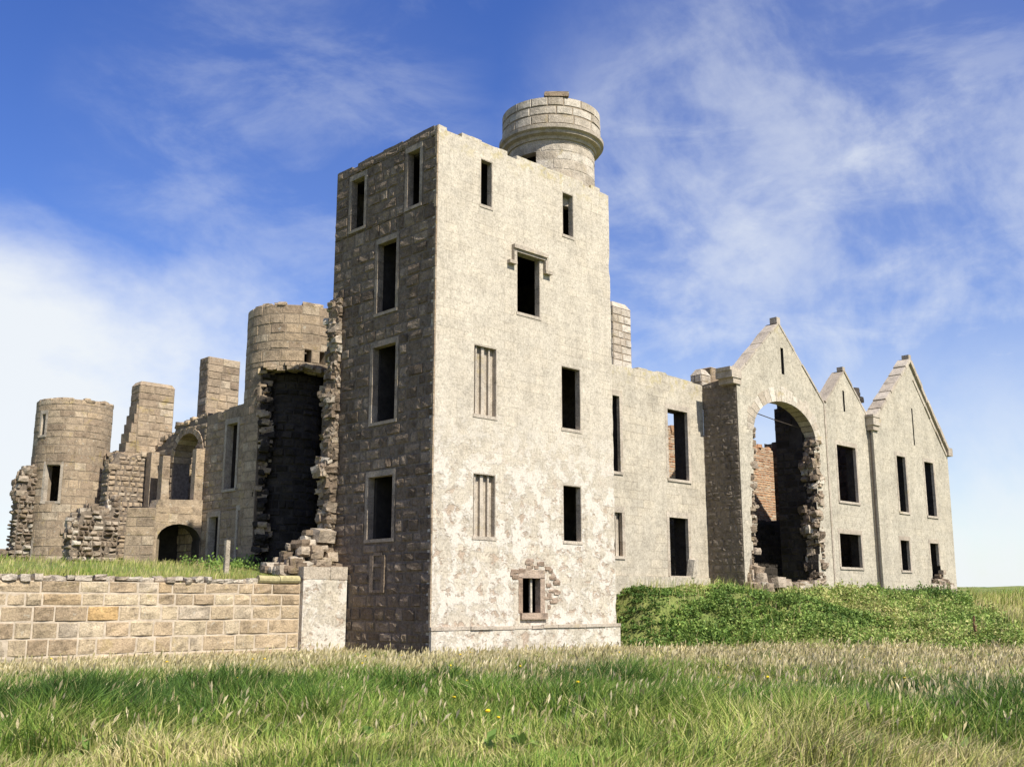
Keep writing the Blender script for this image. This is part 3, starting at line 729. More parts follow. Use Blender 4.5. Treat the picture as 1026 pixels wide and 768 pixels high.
mb = MB(); mb.box((36.12, YE + GT + .003, 1.2), (36.62, 5.8, 10.0)); mb.build('end_wall', 'shade_harl', ge); mb = MB(); mb.box((36.04, YE + GT + .006, 1.2), (36.117, 5.8, 9.98)); mb.build('end_wall_shade', 'shade_dark', ge)  # thin dark sheet paints shade on the end wall's inner face

# rubble at the arch and the end door
def heap(name, label, c, rx, ry, h, n, smin, smax, mat='debris', kind=None, wall=None):
    mb = MB()
    for k in range(n):
        a = random.uniform(0, 2 * math.pi); q = math.sqrt(random.random()); s = random.uniform(smin, smax)
        x, y = c[0] + rx * q * math.cos(a), c[1] + ry * q * math.sin(a)
        z = c[2] + h * (1 - q) * random.uniform(.2, 1)
        mb.rock((x, y, z), (s, s * random.uniform(.7, 1.1), s * random.uniform(.45, .75)))
    o = mb.build(name, mat, None, base=(0, 0, 0)); return tag(o, label, 'rubble', kind='stuff')
heap('rubble', 'fallen pale stones heaped in the broken arched opening', (19.7, -.25, 2.3), 2.9, .55, .45, 110, .2, .55)
heap('rubble', 'broken stones piled at the foot of the arch left jamb', (17.6, -.2, 2.3), .8, .45, 1.1, 45, .3, .65)
heap('rubble', 'dark heap of broken stones in the end gable doorway', (34.35, YE - .15, 2.3), .8, .35, 1.35, 60, .25, .55)
heap('rubble', 'pale rubble spilled beside the square tower torn edge', (-1.0, 5.5, 2.7), 1.5, .8, 1.5, 150, .18, .5)
for (x, y, s, lab) in ((18.4, -.75, .8, 'squared pale block fallen below the arch left jamb'), (21.4, -.75, .55, 'single pale block lying below the arch right side'), (-.5, 5.3, .75, 'large squared block lodged on the rubble beside the tower')):
    mb = MB(); z = 2.5 if x > 1 else 3.95
    mb.rock((x, y, z), (s, s * .7, s * .55), rot=.1, round_=.08, jit=.05, r=.8); tag(mb.build('fallen_block', 'debris', None), lab, 'stone block', 'fallen blocks', kind='thing')

# ------------------------------------------------------------------ chimneys
def chimney(x0, x1, y0, y1, z0, z1, label, mat='ashlar', taper=None, point=.0):
    o = thing('chimney_stack', ((x0 + x1) / 2, (y0 + y1) / 2, z0), label, 'chimney', 'chimney stacks of the ruin')
    mb = MB(); mb.box((x0, y0, z0), (x1, y1, z1 - .02))
    kw = dict(ch=(.32, .42), cw=(.45, .8), proud=(.005, .03), gap=.016, jit=.008, m=1)
    stones(mb, Plane((x0, y0, 0), (1, 0, 0), (0, -1, 0)), 0, x1 - x0, z0, z1, **kw); stones(mb, Plane((x0, y1, 0), (0, -1, 0), (-1, 0, 0)), 0, y1 - y0, z0, z1, **kw)
    stones(mb, Plane((x1, y1, 0), (-1, 0, 0), (0, 1, 0)), 0, x1 - x0, z0, z1, **kw); stones(mb, Plane((x1, y0, 0), (0, 1, 0), (1, 0, 0)), 0, y1 - y0, z0, z1, **kw)
    mb.build('shaft', ['ashlar_mortar', mat], o)
    if point:
        mb = MB(); e = .02; xm = (x0 + x1) / 2; i = point * .55
        A = [(x0 - e, y0 - e, z1), (x1 + e, y0 - e, z1), (x1 + e, y1 + e, z1), (x0 - e, y1 + e, z1)]; B = [(x0 + i, y0 + i, z1 + point), (x1 - i, y0 + i, z1 + point), (x1 - i, y1 - i, z1 + point), (x0 + i, y1 - i, z1 + point)]
        for k in range(4): mb.face([A[k], A[(k + 1) % 4], B[(k + 1) % 4], B[k]], None, .6)
        mb.face(B, None, .6); mb.face(A[::-1], None, .6); mb.build('cap', mat, o)
    return o
chimney(15.05, 16.35, 5.2, 6.0, 2.3, 15.25, 'pale chimney stack rising behind the two-storey range beside the tower', 'ashlar_pale', point=.3)
c = chimney(17.05, 17.75, 1.75, 2.35, 10.4, 11.75, 'short pale chimney stump just left of the arched gable', 'ashlar_pale', point=.3)
chimney(17.95, 18.75, 1.85, 2.6, 10.4, 12.2, 'low yellowish chimney stump touching the arched gable roofline', 'ashlar', point=.05)
c1 = chimney(.15, 1.9, 22.0, 22.9, 3.2, 11.85, 'stepped chimney stack between the small round tower and the arched wall', 'ashlar', point=.2)
mb = MB()
for k in range(15):
    mb.box((.15 - .09 * min(k + 1, 8), 22.02 + .002 * k, 10.9 - .46 * (k + 1)), (.149, 22.85, 10.9 - .46 * k - .02), r=random.random(), jit=.02)
mb.build('stepped_shoulder', 'ashlar', c1)
chimney(3.6, 5.35, 22.0, 22.9, 3.2, 13.8, 'broad square chimney stack beside the big round tower', 'ashlar', point=0)

# ------------------------------------------------------------------ big round tower
bx, by, br = 2.9, 13.08, 1.98
ba = math.atan2(CAM.y - by, CAM.x - bx)
big = thing('round_tower', (bx, by, 3.3), 'large round stone tower with a dark gaping breach beside the square tower', 'tower', 'round towers of the ruin')
bu = lambda deg: br * (math.pi + R(deg))
fb = Cyl(bx, by, br, ba - math.pi)
breach = (bu(-41), bu(66), 2.5, 11.3)
socks = [(bu(13), bu(22), 11.5, 12.05), (bu(33), bu(43), 11.5, 12.05), (bu(52), bu(62), 11.5, 12.0)]
mb = MB(); cyl_wall(mb, bx, by, br, 2.3, 13.9, .55, [breach] + socks, ba - math.pi, 56, 0)
stones(mb, fb, 0, br * 2 * math.pi, 2.4, 13.95, holes=[breach] + socks, ch=(.32, .44), cw=(.5, .95), proud=(.0, .02), gap=.010, jit=.006, m=1, bulge=.012)
mb.build('shell', ['ashlar_mortar', 'ashlar'], big)
mb = MB(); disc(mb, bx, by, br - .5, 11.2); mb.build('floor', 'inner', big); mb = MB(); disc(mb, bx, by, br - .5, 11.98); mb.build('floor', 'inner', big)  # unseen discs added inside the shell to keep it dark
mb = MB()
for k in range(50):
    a = random.uniform(0, 2 * math.pi); mb.rock(fb(a * br, 13.95 + random.uniform(-.04, .05), -random.uniform(.1, .45)), (random.uniform(.3, .6), .3, random.uniform(.08, .2)), rot=ba - math.pi + a + math.pi / 2)
mb.build('rim', 'ashlar', big)
mb = MB()
for k in range(260):
    z = random.uniform(3.0, 11.4); s = random.uniform(.12, .42); mb.rock(fb(bu(-41 + random.uniform(-3, 6) + 5 * math.sin(z * 1.7)), z, -random.uniform(.12, .6)), (s, s, s * .6), rot=ba, m=int(random.random() < .6))
for k in range(60):
    s = random.uniform(.2, .4); mb.rock(fb(bu(random.uniform(-42, 64)), 11.28 + random.uniform(-.1, .1), -random.uniform(-.02, .5)), (s, s, s * .6), rot=ba)
mb.build('torn_masonry', ['ashlar', 'shade_dark'], big)  # over half of the left edge stones are coloured dark as shade
# inner masonry of the breach: a rough wall inside, coloured dark as shade
mb = MB(); cyl_wall(mb, bx, by, br - .7, 2.4, 11.1, .3, (), ba - math.pi, 32, 0)
stones(mb, Cyl(bx, by, br - .7, ba - math.pi), 0, (br - .7) * 2 * math.pi, 2.4, 11.1, ch=(.25, .4), cw=(.3, .6), proud=(.0, .09), gap=.04, jit=.03, m=1, bulge=.03)
mb.build('core', ['inner', 'shade_dark'], big)

# ------------------------------------------------------------------ courtyard walls at the left
XA = 1.0
Ap = Plane((XA, 0, 0), (0, 1, 0), (-1, 0, 0))
cw_ = thing('courtyard_wall', (XA, 15.3, 3.3), 'shaded wall with one tall window and two doorways left of the large round tower', 'wall')
Wc = [(14.1, 15.05, 6.35, 9.2), (13.15, 13.75, 3.0, 5.45), (15.3, 16.15, 3.0, 5.3)]
mb = MB(); outl = [(12.9, 2.3), (16.8, 2.3), (16.8, 9.75)] + ragged((16.7, 9.75), (13.2, 9.9), .4, .08) + [(12.9, 9.9)]
extrude(mb, Ap, outl, [hole(w) for w in Wc], .7, 0, 1)
stones(mb, Ap, 12.9, 16.8, 2.4, 9.8, holes=[(a - .14, b + .14, c - .1, d + .16) for a, b, c, d in Wc], poly=outl, ch=(.3, .42), cw=(.4, .85), proud=(.0, .03), gap=.02, jit=.012, m=2)
mb.build('masonry', ['ashlar_mortar', 'inner', 'ashlar'], cw_)
for w in Wc: window(cw_, Ap, *w, margin=.13, proud=.03, depth=.3, sill=.06 if w[2] > 4 else 0)
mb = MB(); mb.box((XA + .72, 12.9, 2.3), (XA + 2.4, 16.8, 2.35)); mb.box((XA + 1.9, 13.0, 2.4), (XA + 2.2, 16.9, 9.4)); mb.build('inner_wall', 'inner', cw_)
aw = thing('arched_wall', (XA, 19.3, 3.3), 'ruined wall with a tall arched opening and pale pilasters', 'wall')
ar = []
for k in range(11):
    t = math.pi * k / 10; ar.append((18.45 + 1.32 * math.cos(t), 7.95 + 1.25 * math.sin(t)))
ah = [(17.13, 6.1), (19.77, 6.15)] + ar
outl = [(16.804, 2.3), (22.0, 2.3), (22.0, 8.5)] + ragged((21.8, 8.7), (19.9, 9.35), .4, .1) + ragged((19.8, 9.55), (16.9, 9.8), .4, .07) + [(16.804, 9.7)]
mb = MB(); extrude(mb, Ap, outl, [ah], .8, 0, 0)
stones(mb, Ap, 16.81, 22.0, 2.4, 9.8, holes=[(17.05, 19.85, 6.05, 9.25)], poly=outl, ch=(.25, .4), cw=(.3, .7), proud=(.0, .05), gap=.025, jit=.02, m=1)
mb.build('masonry', ['mortar_dark', 'ashlar'], aw)
mb = MB()
for k in range(13):
    t0 = math.pi * (k + .06) / 13; t1 = math.pi * (k + .94) / 13; r = random.random(); w = random.uniform(.22, .34)
    P2 = [(18.45 + (1.3 + a) * math.cos(t), 7.95 + (1.23 + a) * math.sin(t)) for a, t in ((0, t0), (w, t0), (w, t1), (0, t1))]
    Fq = [Ap(*x, .07) for x in P2]; Bq = [Ap(*x, -.85) for x in P2]; mb.face(Fq[::-1], None, r); mb.face(Bq, None, r)
    for i in range(4): mb.face([Fq[i], Fq[(i + 1) % 4], Bq[(i + 1) % 4], Bq[i]], None, r)
mb.build('arch_ring', 'ashlar', aw)
mb = MB()
for k in range(50):
    s = random.uniform(.2, .42); u = random.uniform(16.9, 21.9); mb.rock(Ap(u, 9.75 - max(0, u - 19.6) * .42 + random.uniform(-.1, .1), -random.uniform(0, .75)), (s, s, s * .6))
mb.build('broken_top', 'ashlar', aw)
mb = MB(); mb.box((2.15, 20.5, 3), (3.5, 20.9, 8.8)); stones(mb, Plane((2.15, 20.5, 0), (1, 0, 0), (0, -1, 0)), 0, 1.35, 3, 8.8, ch=(.25, .4), cw=(.3, .6), m=0); mb.build('inner_pier', 'ashlar', aw)
mb = MB(); mb.box((1.81, 20.6, 3), (2.14, 20.95, 8.6)); mb.build('inner_wall', 'shade_dark', aw)  # dark box painted as the shaded half behind the arch
for (ya, yb, zz) in ((16.85, 17.2, 8.3), (20.0, 20.4, 8.3), (21.2, 21.7, 8.6)):
    mb = MB(); stones(mb, Plane((XA - .42, ya, 0), (1, 0, 0), (0, -1, 0)), 0, .42, 5.9, zz, ch=(.5, .8), cw=(.5, .6), proud=(.0, .01), m=0); mb.box((XA - .42, ya + .004, 5.9), (XA - .003, yb, zz - .02)); mb.build('pilaster', 'ashlar', aw)
# low front wall with angled end; its recess is added as a cast shadow
fw = thing('low_wall', (0, 16.75, 3.2), 'low pale ashlar wall with a recess added as cast shadow below the ruined arch', 'wall')
fp = Plane((-1.15, 16.75, 0), (1, 0, 0), (0, -1, 0))
seg = [(2.08, 2.7), (2.08, 4.3)] + [(1.12 + 1.0 * math.cos(t), 4.25 + .72 * math.sin(t)) for t in [math.pi * k / 10 for k in range(0, 11)]] + [(.12, 2.7)]
mb = MB(); ol = [(0, 2.3), (2.12, 2.3), (2.12, 6.05), (.1, 5.95), (0, 5.6)]
extrude(mb, fp, ol, [seg], .7, 0, 1); mb.box((-1.2, 18.9, 2.3), (.99, 19.2, 5.8), m=1); mb.box((-1.1, 17.46, 5.2), (.99, 18.9, 5.5), m=1)
stones(mb, fp, 0, 2.12, 2.4, 6.1, holes=[(.05, 2.12, 2.4, 5.0)], poly=ol, ch=(.34, .42), cw=(.5, .9), proud=(0, .012), gap=.014, jit=.006, m=2)
mb.build('masonry', ['ashlar', 'inner', 'ashlar'], fw)
mb = MB(); qp = Plane((-2.0, 17.65, 0), (.85, -.9, 0), (-.9, -.85, 0)); L2 = math.hypot(.85, .9)
extrude(mb, qp, [(0, 2.3), (L2, 2.3), (L2, 5.6), (.1, 5.5), (0, 5.2)], [], .6, 0)
stones(mb, qp, 0, L2, 2.4, 5.6, ch=(.34, .42), cw=(.5, .9), proud=(0, .012), gap=.014, jit=.006, m=1); mb.build('angled_end', ['ashlar_mortar', 'ashlar'], fw)
# rubble walls further back
ruin_wall('rubble_wall', (-1.1, 21.9), (.96, 21.9), 2.6, [(0, 7.6), (.2, 8.5), (.5, 8.3), (.8, 8.5), (1, 8.4)], .7, 'brownish rubble wall below the stepped chimney stack', 'wall', 'ashlar', 'mortar_dark', (.16, .28), (.2, .45), (.0, .06), rocks=40, rockmat='ashlar', jit=.03)
ruin_wall('broken_wall', (-3.2, 20.2), (-1.2, 20.2), 2.6, [(0, 4.6), (.15, 5.4), (.5, 5.8), (.8, 5.5), (1, 6.3)], .8, 'pale broken rubble wall right of the small round tower foot', 'wall', 'debris', 'mortar_dark', (.14, .28), (.16, .44), (.0, .2), rocks=90, jit=.04)
ruin_wall('broken_wall', (-3.05, 27.3), (-2.3, 27.3), 2.6, [(0, 6.7), (.15, 7.6), (.5, 8.0), (1, 8.15)], .8, 'torn upright wall fragment left of the small round tower', 'wall', 'debris', 'mortar_dark', (.14, .28), (.16, .44), (.0, .2), rocks=60, jit=.04)
ruin_wall('broken_wall', (-4.8, 27.6), (-3.3, 27.6), 2.6, [(0, 3.3), (.5, 3.7), (1, 4.1)], .8, 'low pale heap of wall at the far left edge', 'wall', 'debris', 'mortar_dark', (.14, .28), (.16, .44), (.0, .2), rocks=40, jit=.04)
mb = MB()
o = thing('broken_wall', (.95, 26.3, 3.2), 'ragged toothed wall edge right of the small round tower', 'wall')
for k in range(150):
    s = random.uniform(.22, .5); z = random.uniform(3.4, 9.0); mb.rock((.9 + random.uniform(-.3, .3), 26.2 + random.uniform(-.3, .3), z), (s, s, s * .6))
mb.box((.7, 26.0, 3.0), (1.2, 26.5, 8.6)); mb.build('masonry', 'ashlar', o)
# ------------------------------------------------------------------ small round tower
sx, sy, sr = -.62, 27.66, 1.8
sa = math.atan2(CAM.y - sy, CAM.x - sx); su = lambda deg: sr * (math.pi + R(deg))
sm = thing('round_tower', (sx, sy, 3.5), 'small round stone tower with one dark window at far left', 'tower', 'round towers of the ruin')
fs = Cyl(sx, sy, sr, sa - math.pi)
Wsm = [(su(-38), su(-13), 6.45, 8.25), (su(-56), su(-45), 9.7, 10.8), (su(-70), su(-52), 2.6, 4.6)]
mb = MB(); cyl_wall(mb, sx, sy, sr, 2.6, 11.45, .5, Wsm, sa - math.pi, 52, 0)
stones(mb, fs, 0, sr * 2 * math.pi, 2.7, 11.5, holes=[(a - .1, b + .1, c - .1, d + .12) for a, b, c, d in Wsm], ch=(.32, .42), cw=(.5, .9), proud=(0, .02), gap=.010, jit=.006, m=1, bulge=.01)
mb.build('shell', ['ashlar_mortar', 'ashlar'], sm)
for w in Wsm: window(sm, fs, *w, margin=.1, proud=.02, depth=.25, sill=.05 if w[2] > 4 else 0)
mb = MB(); disc(mb, sx, sy, sr - .45, 10.9); mb.build('floor', 'inner', sm); mb = MB(); disc(mb, sx, sy, sr - .45, 5.2); mb.build('floor', 'inner', sm)  # unseen discs added so that no sun shows through the window
mb = MB()
for k in range(46):
    a = random.uniform(0, 2 * math.pi); mb.rock(fs(a * sr, 11.48 + random.uniform(-.04, .06), -random.uniform(.1, .4)), (random.uniform(.3, .6), .3, random.uniform(.08, .22)), rot=sa - math.pi + a + math.pi / 2)
mb.build('rim', 'ashlar', sm)

# ------------------------------------------------------------------ garden wall and pier
gw = thing('garden_wall', (-14, 4.55, 0), 'long low wall of pink granite blocks with pale mortar left of the square tower', 'wall')
wp = Plane((0, 4.56, 0), (1, 0, 0), (0, -1, 0))
mb = MB(); x0, x1 = -30., -1.80
extrude(mb, wp, rect(x0, x1, -.4, 2.28), [], .55, 0)
for v0, v1 in zip((-.2, .25, .72, 1.17, 1.60, 1.95), (.25, .72, 1.17, 1.60, 1.95, 2.29)):
    stones(mb, wp, x0, x1, v0, v1, ch=(.44, .46), cw=(.4, 1.15), proud=(.002, .026), gap=.02, jit=.014, m=1, bulge=.025)
mb.build('masonry', ['garden_mortar', 'garden'], gw)
mb = MB(); x = x0
while x < x1 - .1:
    w = random.uniform(.12, .5); mb.rock((x + w / 2, 4.76 + random.uniform(-.05, .1), 2.345 + random.uniform(-.03, .03)), (w, random.uniform(.35, .5), random.uniform(.10, .2)), r=random.uniform(.75, 1), rot=random.uniform(-.2, .2)); x += w * random.uniform(.75, 1.3)
mb.build('coping', 'debris', gw)
pr = thing('wall_pier', (-.95, 4.6, 0), 'pale rough pier joining the garden wall to the square tower', 'wall pier')
mb = MB(); pp = Plane((0, 4.40, 0), (1, 0, 0), (0, -1, 0)); extrude(mb, pp, rect(-1.79, .0 - .06, -.4, 2.45), [], .9, 0); mb.build('shaft', 'tower_harl', pr)
mb = MB(); pbox(mb, pp, -1.8, -.75, 2.452, 2.85, -.9, .01); pbox(mb, pp, -.74, -.06, 2.452, 2.87, -.9, .02); mb.build('cap', 'ashlar_pale', pr)
rl_ = thing('stone_roll', (-2.6, 4.62, 2.45), 'rounded lichened coping stone lying on the garden wall beside the pier', 'coping stone')
mb = MB(); mb.tube([(-3.36, 4.62, 2.42), (-2.62, 4.60, 2.40)], .13, 12); mb.tube([(-2.61, 4.60, 2.42), (-1.86, 4.60, 2.42)], .135, 12); mb.build('roll', 'pipe', rl_, smooth=False)
pz = MB(); pz.box((-2.66, 8.0, 2.5), (-2.5, 8.14, 3.82), jit=.01, r=.9); tag(pz.build('stone_post', 'debris', None), 'slim pale upright post standing in front of the courtyard wall', 'post', kind='thing')

# ------------------------------------------------------------------ vegetation
def blade_mesh(name, P, H, W, A, LEAN, rnd, mat, label):
    """Many grass blades as one mesh: P roots, H heights, W widths, A facing, LEAN (dx, dy) of the tip."""
    n = len(P); ca, sa_ = np.cos(A) * W / 2, np.sin(A) * W / 2
    V = np.zeros((n, 5, 3))
    V[:, 0] = P - np.stack([ca, sa_, 0 * W + .03], 1); V[:, 1] = P + np.stack([ca, sa_, 0 * W - .03], 1)
    mid = P + np.stack([LEAN[:, 0] * .32, LEAN[:, 1] * .32, H * .58], 1)
    V[:, 2] = mid + np.stack([ca, sa_, 0 * W], 1) * .8; V[:, 3] = mid - np.stack([ca, sa_, 0 * W], 1) * .8
    V[:, 4] = P + np.stack([LEAN[:, 0], LEAN[:, 1], H * (1 - .12 * np.hypot(LEAN[:, 0], LEAN[:, 1]) / np.maximum(H, .01))], 1)
    i = np.arange(n)[:, None] * 5
    L = np.concatenate([i + np.array([[0, 1, 2, 3]]), i + np.array([[3, 2, 4]])], 1).ravel()
    starts = (np.arange(n)[:, None] * 7 + np.array([[0, 4]])).ravel(); tot = np.tile([4, 3], n)
    me = bpy.data.meshes.new(name); me.vertices.add(n * 5); me.vertices.foreach_set('co', V.ravel())
    me.loops.add(n * 7); me.loops.foreach_set('vertex_index', L.astype(np.int32))
    me.polygons.add(n * 2); me.polygons.foreach_set('loop_start', starts.astype(np.int32)); me.polygons.foreach_set('loop_total', tot.astype(np.int32))
    at = me.attributes.new('rnd', 'FLOAT', 'FACE'); at.data.foreach_set('value', np.repeat(rnd, 2).astype(np.float32))
    me.materials.append(M[mat]); me.update(); me.validate()
    o = bpy.data.objects.new(name, me); COL.objects.link(o); return tag(o, label, 'grass', kind='stuff')
def leaf_mesh(name, P, D, S, rnd, mat, label, cat='plants', wf=.28):
    """Many diamond leaves: centre P, tip direction D, size S."""
    n = len(P); D = D / np.linalg.norm(D, axis=1)[:, None]
    r = RNG.normal(size=(n, 3)); Bn = np.cross(D, r); Bn /= np.linalg.norm(Bn, axis=1)[:, None]
    V = np.zeros((n, 4, 3)); s = S[:, None]
    V[:, 0] = P - D * s * .5; V[:, 1] = P + Bn * s * wf; V[:, 2] = P + D * s * .5 - np.array([0, 0, 1]) * s * .15; V[:, 3] = P - Bn * s * wf
    L = (np.arange(n)[:, None] * 4 + np.array([[0, 1, 2, 3]])).ravel()
    me = bpy.data.meshes.new(name); me.vertices.add(n * 4); me.vertices.foreach_set('co', V.ravel())
    me.loops.add(n * 4); me.loops.foreach_set('vertex_index', L.astype(np.int32))
    me.polygons.add(n); me.polygons.foreach_set('loop_start', (np.arange(n) * 4).astype(np.int32)); me.polygons.foreach_set('loop_total', np.full(n, 4, np.int32))
    at = me.attributes.new('rnd', 'FLOAT', 'FACE'); at.data.foreach_set('value', rnd.astype(np.float32))
    me.materials.append(M[mat]); me.update(); me.validate()
    o = bpy.data.objects.new(name, me); COL.objects.link(o); return tag(o, label, cat, kind='stuff')
def blocked(x, y):
    return ((x > -.1) & (x < 8.9) & (y > -.12)) | ((x < .05) & (y > 4.3)) | ((x > 8.8) & (y > 1.35)) | ((x > 16.6) & (y > -.4))
def bank_t(x, y):
    yn = np.clip(-y, 0, 40); return (x - (8.95 + yn * .13)) / (1.9 + .80 * yn)
def polar(n, r0, r1, fall=14., a=36):
    out = np.zeros((0, 2))
    while len(out) < n:
        r = np.sqrt(RNG.uniform(r0 * r0, r1 * r1, n)); t = RNG.uniform(-R(a), R(a), n) + HEAD
        k = RNG.random(n) < np.minimum(1, (fall / r))
        out = np.concatenate([out, np.stack([CAM.x + r * np.cos(t), CAM.y + r * np.sin(t)], 1)[k]])
    return out[:n]
WIND = np.array([math.sin(HEAD), -math.cos(HEAD)])
# meadow
Q = polar(340000, 8.5, 37, 15., 46); x, y = Q[:, 0], Q[:, 1]; k = ~blocked(x, y) & ~((bank_t(x, y) > .12) & (RNG.random(len(x)) < .8))
x, y = x[k], y[k]; d = np.hypot(x - CAM.x, y - CAM.y); off = (x - CAM.x) * WIND[0] + (y - CAM.y) * WIND[1]
tus = .5 * fbm(x * .6, y * .6, 21) + .5 * fbm(x * 1.7, y * 1.7, 22); lush = fbm(x * .28, y * .28, 33)
shortz = 1 - sstep(11.6, 13.4, d + 1.3 * (fbm(x * .6, y * .6, 5) - .5) * 2 - sstep(-2, 4, off) * -1.2)
H = (.10 + .44 * sstep(.25, .75, tus) + .2 * RNG.random(len(x))) * (1 - .62 * shortz) * (1.08 - .42 * sstep(17, 29, d))
Wd = (.006 + .010 * RNG.random(len(x)) ** 2 + .002) * (.8 + d / 24)
Ln = (RNG.normal(size=(len(x), 2)) * .15 + WIND * .07 + (np.stack([vnoise(x * .8, y * .8, 2), vnoise(x * .8, y * .8, 4)], 1) - .5) * .28) * (H[:, None] / .35)
rn = np.clip(.32 - .7 * (tus - .5) + 1.45 * (lush - .5) - .13 * (1 - sstep(13, 21, d)) * sstep(-5, 3, off) + RNG.normal(size=len(x)) * .17 + .04 + .27 * shortz + .26 * sstep(19, 29, d), 0, 1)
rn = np.where(RNG.random(len(x)) < .05 + .22 * sstep(17, 28, d), RNG.uniform(.8, 1, len(x)), rn)
blade_mesh('meadow_grass', np.stack([x, y, terrain(x, y)], 1), H, Wd, RNG.uniform(0, math.pi, len(x)), Ln, rn, 'blade', 'tall green meadow grass in front of the ruin')
# flowering grass: thin stalks and buff heads
Q = polar(150000, 12.5, 36.5, 30., 46); x, y = Q[:, 0], Q[:, 1]; d = np.hypot(x - CAM.x, y - CAM.y); off = ((x - CAM.x) * WIND[0] + (y - CAM.y) * WIND[1]) / d
pr_ = .05 + .12 * sstep(.0, .35, off) + .62 * sstep(16, 27, d + 5 * off * 1.4) * sstep(.34, .62, fbm(x * .5, y * .5, 51))
k = ~blocked(x, y) & (RNG.random(len(x)) < pr_) & (bank_t(x, y) < .35); x, y, d = x[k], y[k], d[k]; n = len(x)
P = np.stack([x, y, terrain(x, y)], 1); H = RNG.uniform(.26, .62, n) * np.where(RNG.random(n) < .16, 1.35, 1.) * (1.06 - .30 * sstep(22, 30, d)) * (.72 + .3 * fbm(x * .5, y * .5, 77)); Ln = (RNG.normal(size=(n, 2)) * .08 + WIND * .07)
blade_mesh('flowering_grass', P, H, np.full(n, .007) * (.7 + d / 30), RNG.uniform(0, math.pi, n), Ln, RNG.uniform(.2, .8, n), 'seed', 'thin dry stalks of flowering grass')
tip = P + np.stack([Ln[:, 0] * .92, Ln[:, 1] * .92, H * .93], 1)
dirn = np.stack([Ln[:, 0] + RNG.normal(size=n) * .05, Ln[:, 1] + RNG.normal(size=n) * .05, H * .8], 1)
leaf_mesh('grass_seed_heads', np.concatenate([tip, tip]), np.concatenate([dirn, dirn]), np.tile(RNG.uniform(.10, .20, n), 2) * (.8 + np.tile(d, 2) / 80), np.tile(RNG.random(n), 2), 'seed', 'buff seed heads of the meadow grass', 'grass', .10)
# broad leaves among the grass
Q = polar(900, 12.2, 27, 30.); k = (fbm(Q[:, 0] * .4, Q[:, 1] * .4, 66) > .5) & ~blocked(Q[:, 0], Q[:, 1]); Q = Q[k]; nl = 9
P = np.repeat(np.stack([Q[:, 0], Q[:, 1], terrain(Q[:, 0], Q[:, 1])], 1), nl, 0); D_ = RNG.normal(size=(len(P), 3)) * np.array([1, 1, .3]) + np.array([0, 0, .7]); D_ /= np.linalg.norm(D_, axis=1)[:, None]
S_ = RNG.uniform(.14, .30, len(P)); leaf_mesh('meadow_weeds', P + D_ * S_[:, None] * .6 + np.array([0, 0, .08]), D_, S_, np.clip(RNG.normal(size=len(P)) * .15 + .4, 0, 1), 'weed', 'broad dock leaves among the meadow grass', 'plants', .2)
# grass on the terrace behind the garden wall
n = 26000; x = RNG.uniform(-16, 9, n); y = 4.95 + 24 * RNG.random(n) ** 2.0
k = ~((x > -.2) & (y < 6.3)) & (np.hypot(x - bx, y - by) > 2.0) & (np.hypot(x - sx, y - sy) > 1.85); x, y = x[k], y[k]; n = len(x)
H = RNG.uniform(.10, .30, n) * (.6 + .8 * fbm(x * .8, y * .8, 8)); Ln = RNG.normal(size=(n, 2)) * .06 + WIND * .04
blade_mesh('terrace_grass', np.stack([x, y, terrain(x, y)], 1), H, RNG.uniform(.014, .026, n), RNG.uniform(0, math.pi, n), Ln, np.clip(.62 + .7 * (fbm(x * .5, y * .5, 61) - .5) + RNG.normal(size=n) * .16, 0, 1), 'blade', 'yellowing short grass on the terrace behind the garden wall')
# far field on the right
n = 90000; d = np.sqrt(RNG.uniform(30 ** 2, 108 ** 2, n)); t = HEAD - R(np.degrees(0) + RNG.uniform(4, 40, n)) if False else HEAD - np.radians(RNG.uniform(10, 38, n))
x = CAM.x + d * np.cos(t); y = CAM.y + d * np.sin(t); k = ~blocked(x, y) & (x > 14) & ((y < .6 - .57 * (37.5 - x)) | (x > 38) | (RNG.random(n) < .04)); x, y, d = x[k], y[k], d[k]; n = len(x)
H = RNG.uniform(.2, .5, n) * (.5 + fbm(x * .25, y * .25, 12)); Ln = RNG.normal(size=(n, 2)) * .1 + WIND * .12
blade_mesh('field_grass', np.stack([x, y, terrain(x, y)], 1), H, .012 + d * .0005, RNG.uniform(0, math.pi, n), Ln, np.clip(.66 + .8 * (fbm(x * .12, y * .12, 14) - .5) + RNG.normal(size=n) * .14, 0, 1), 'blade', 'pale green field grass beyond the bank')
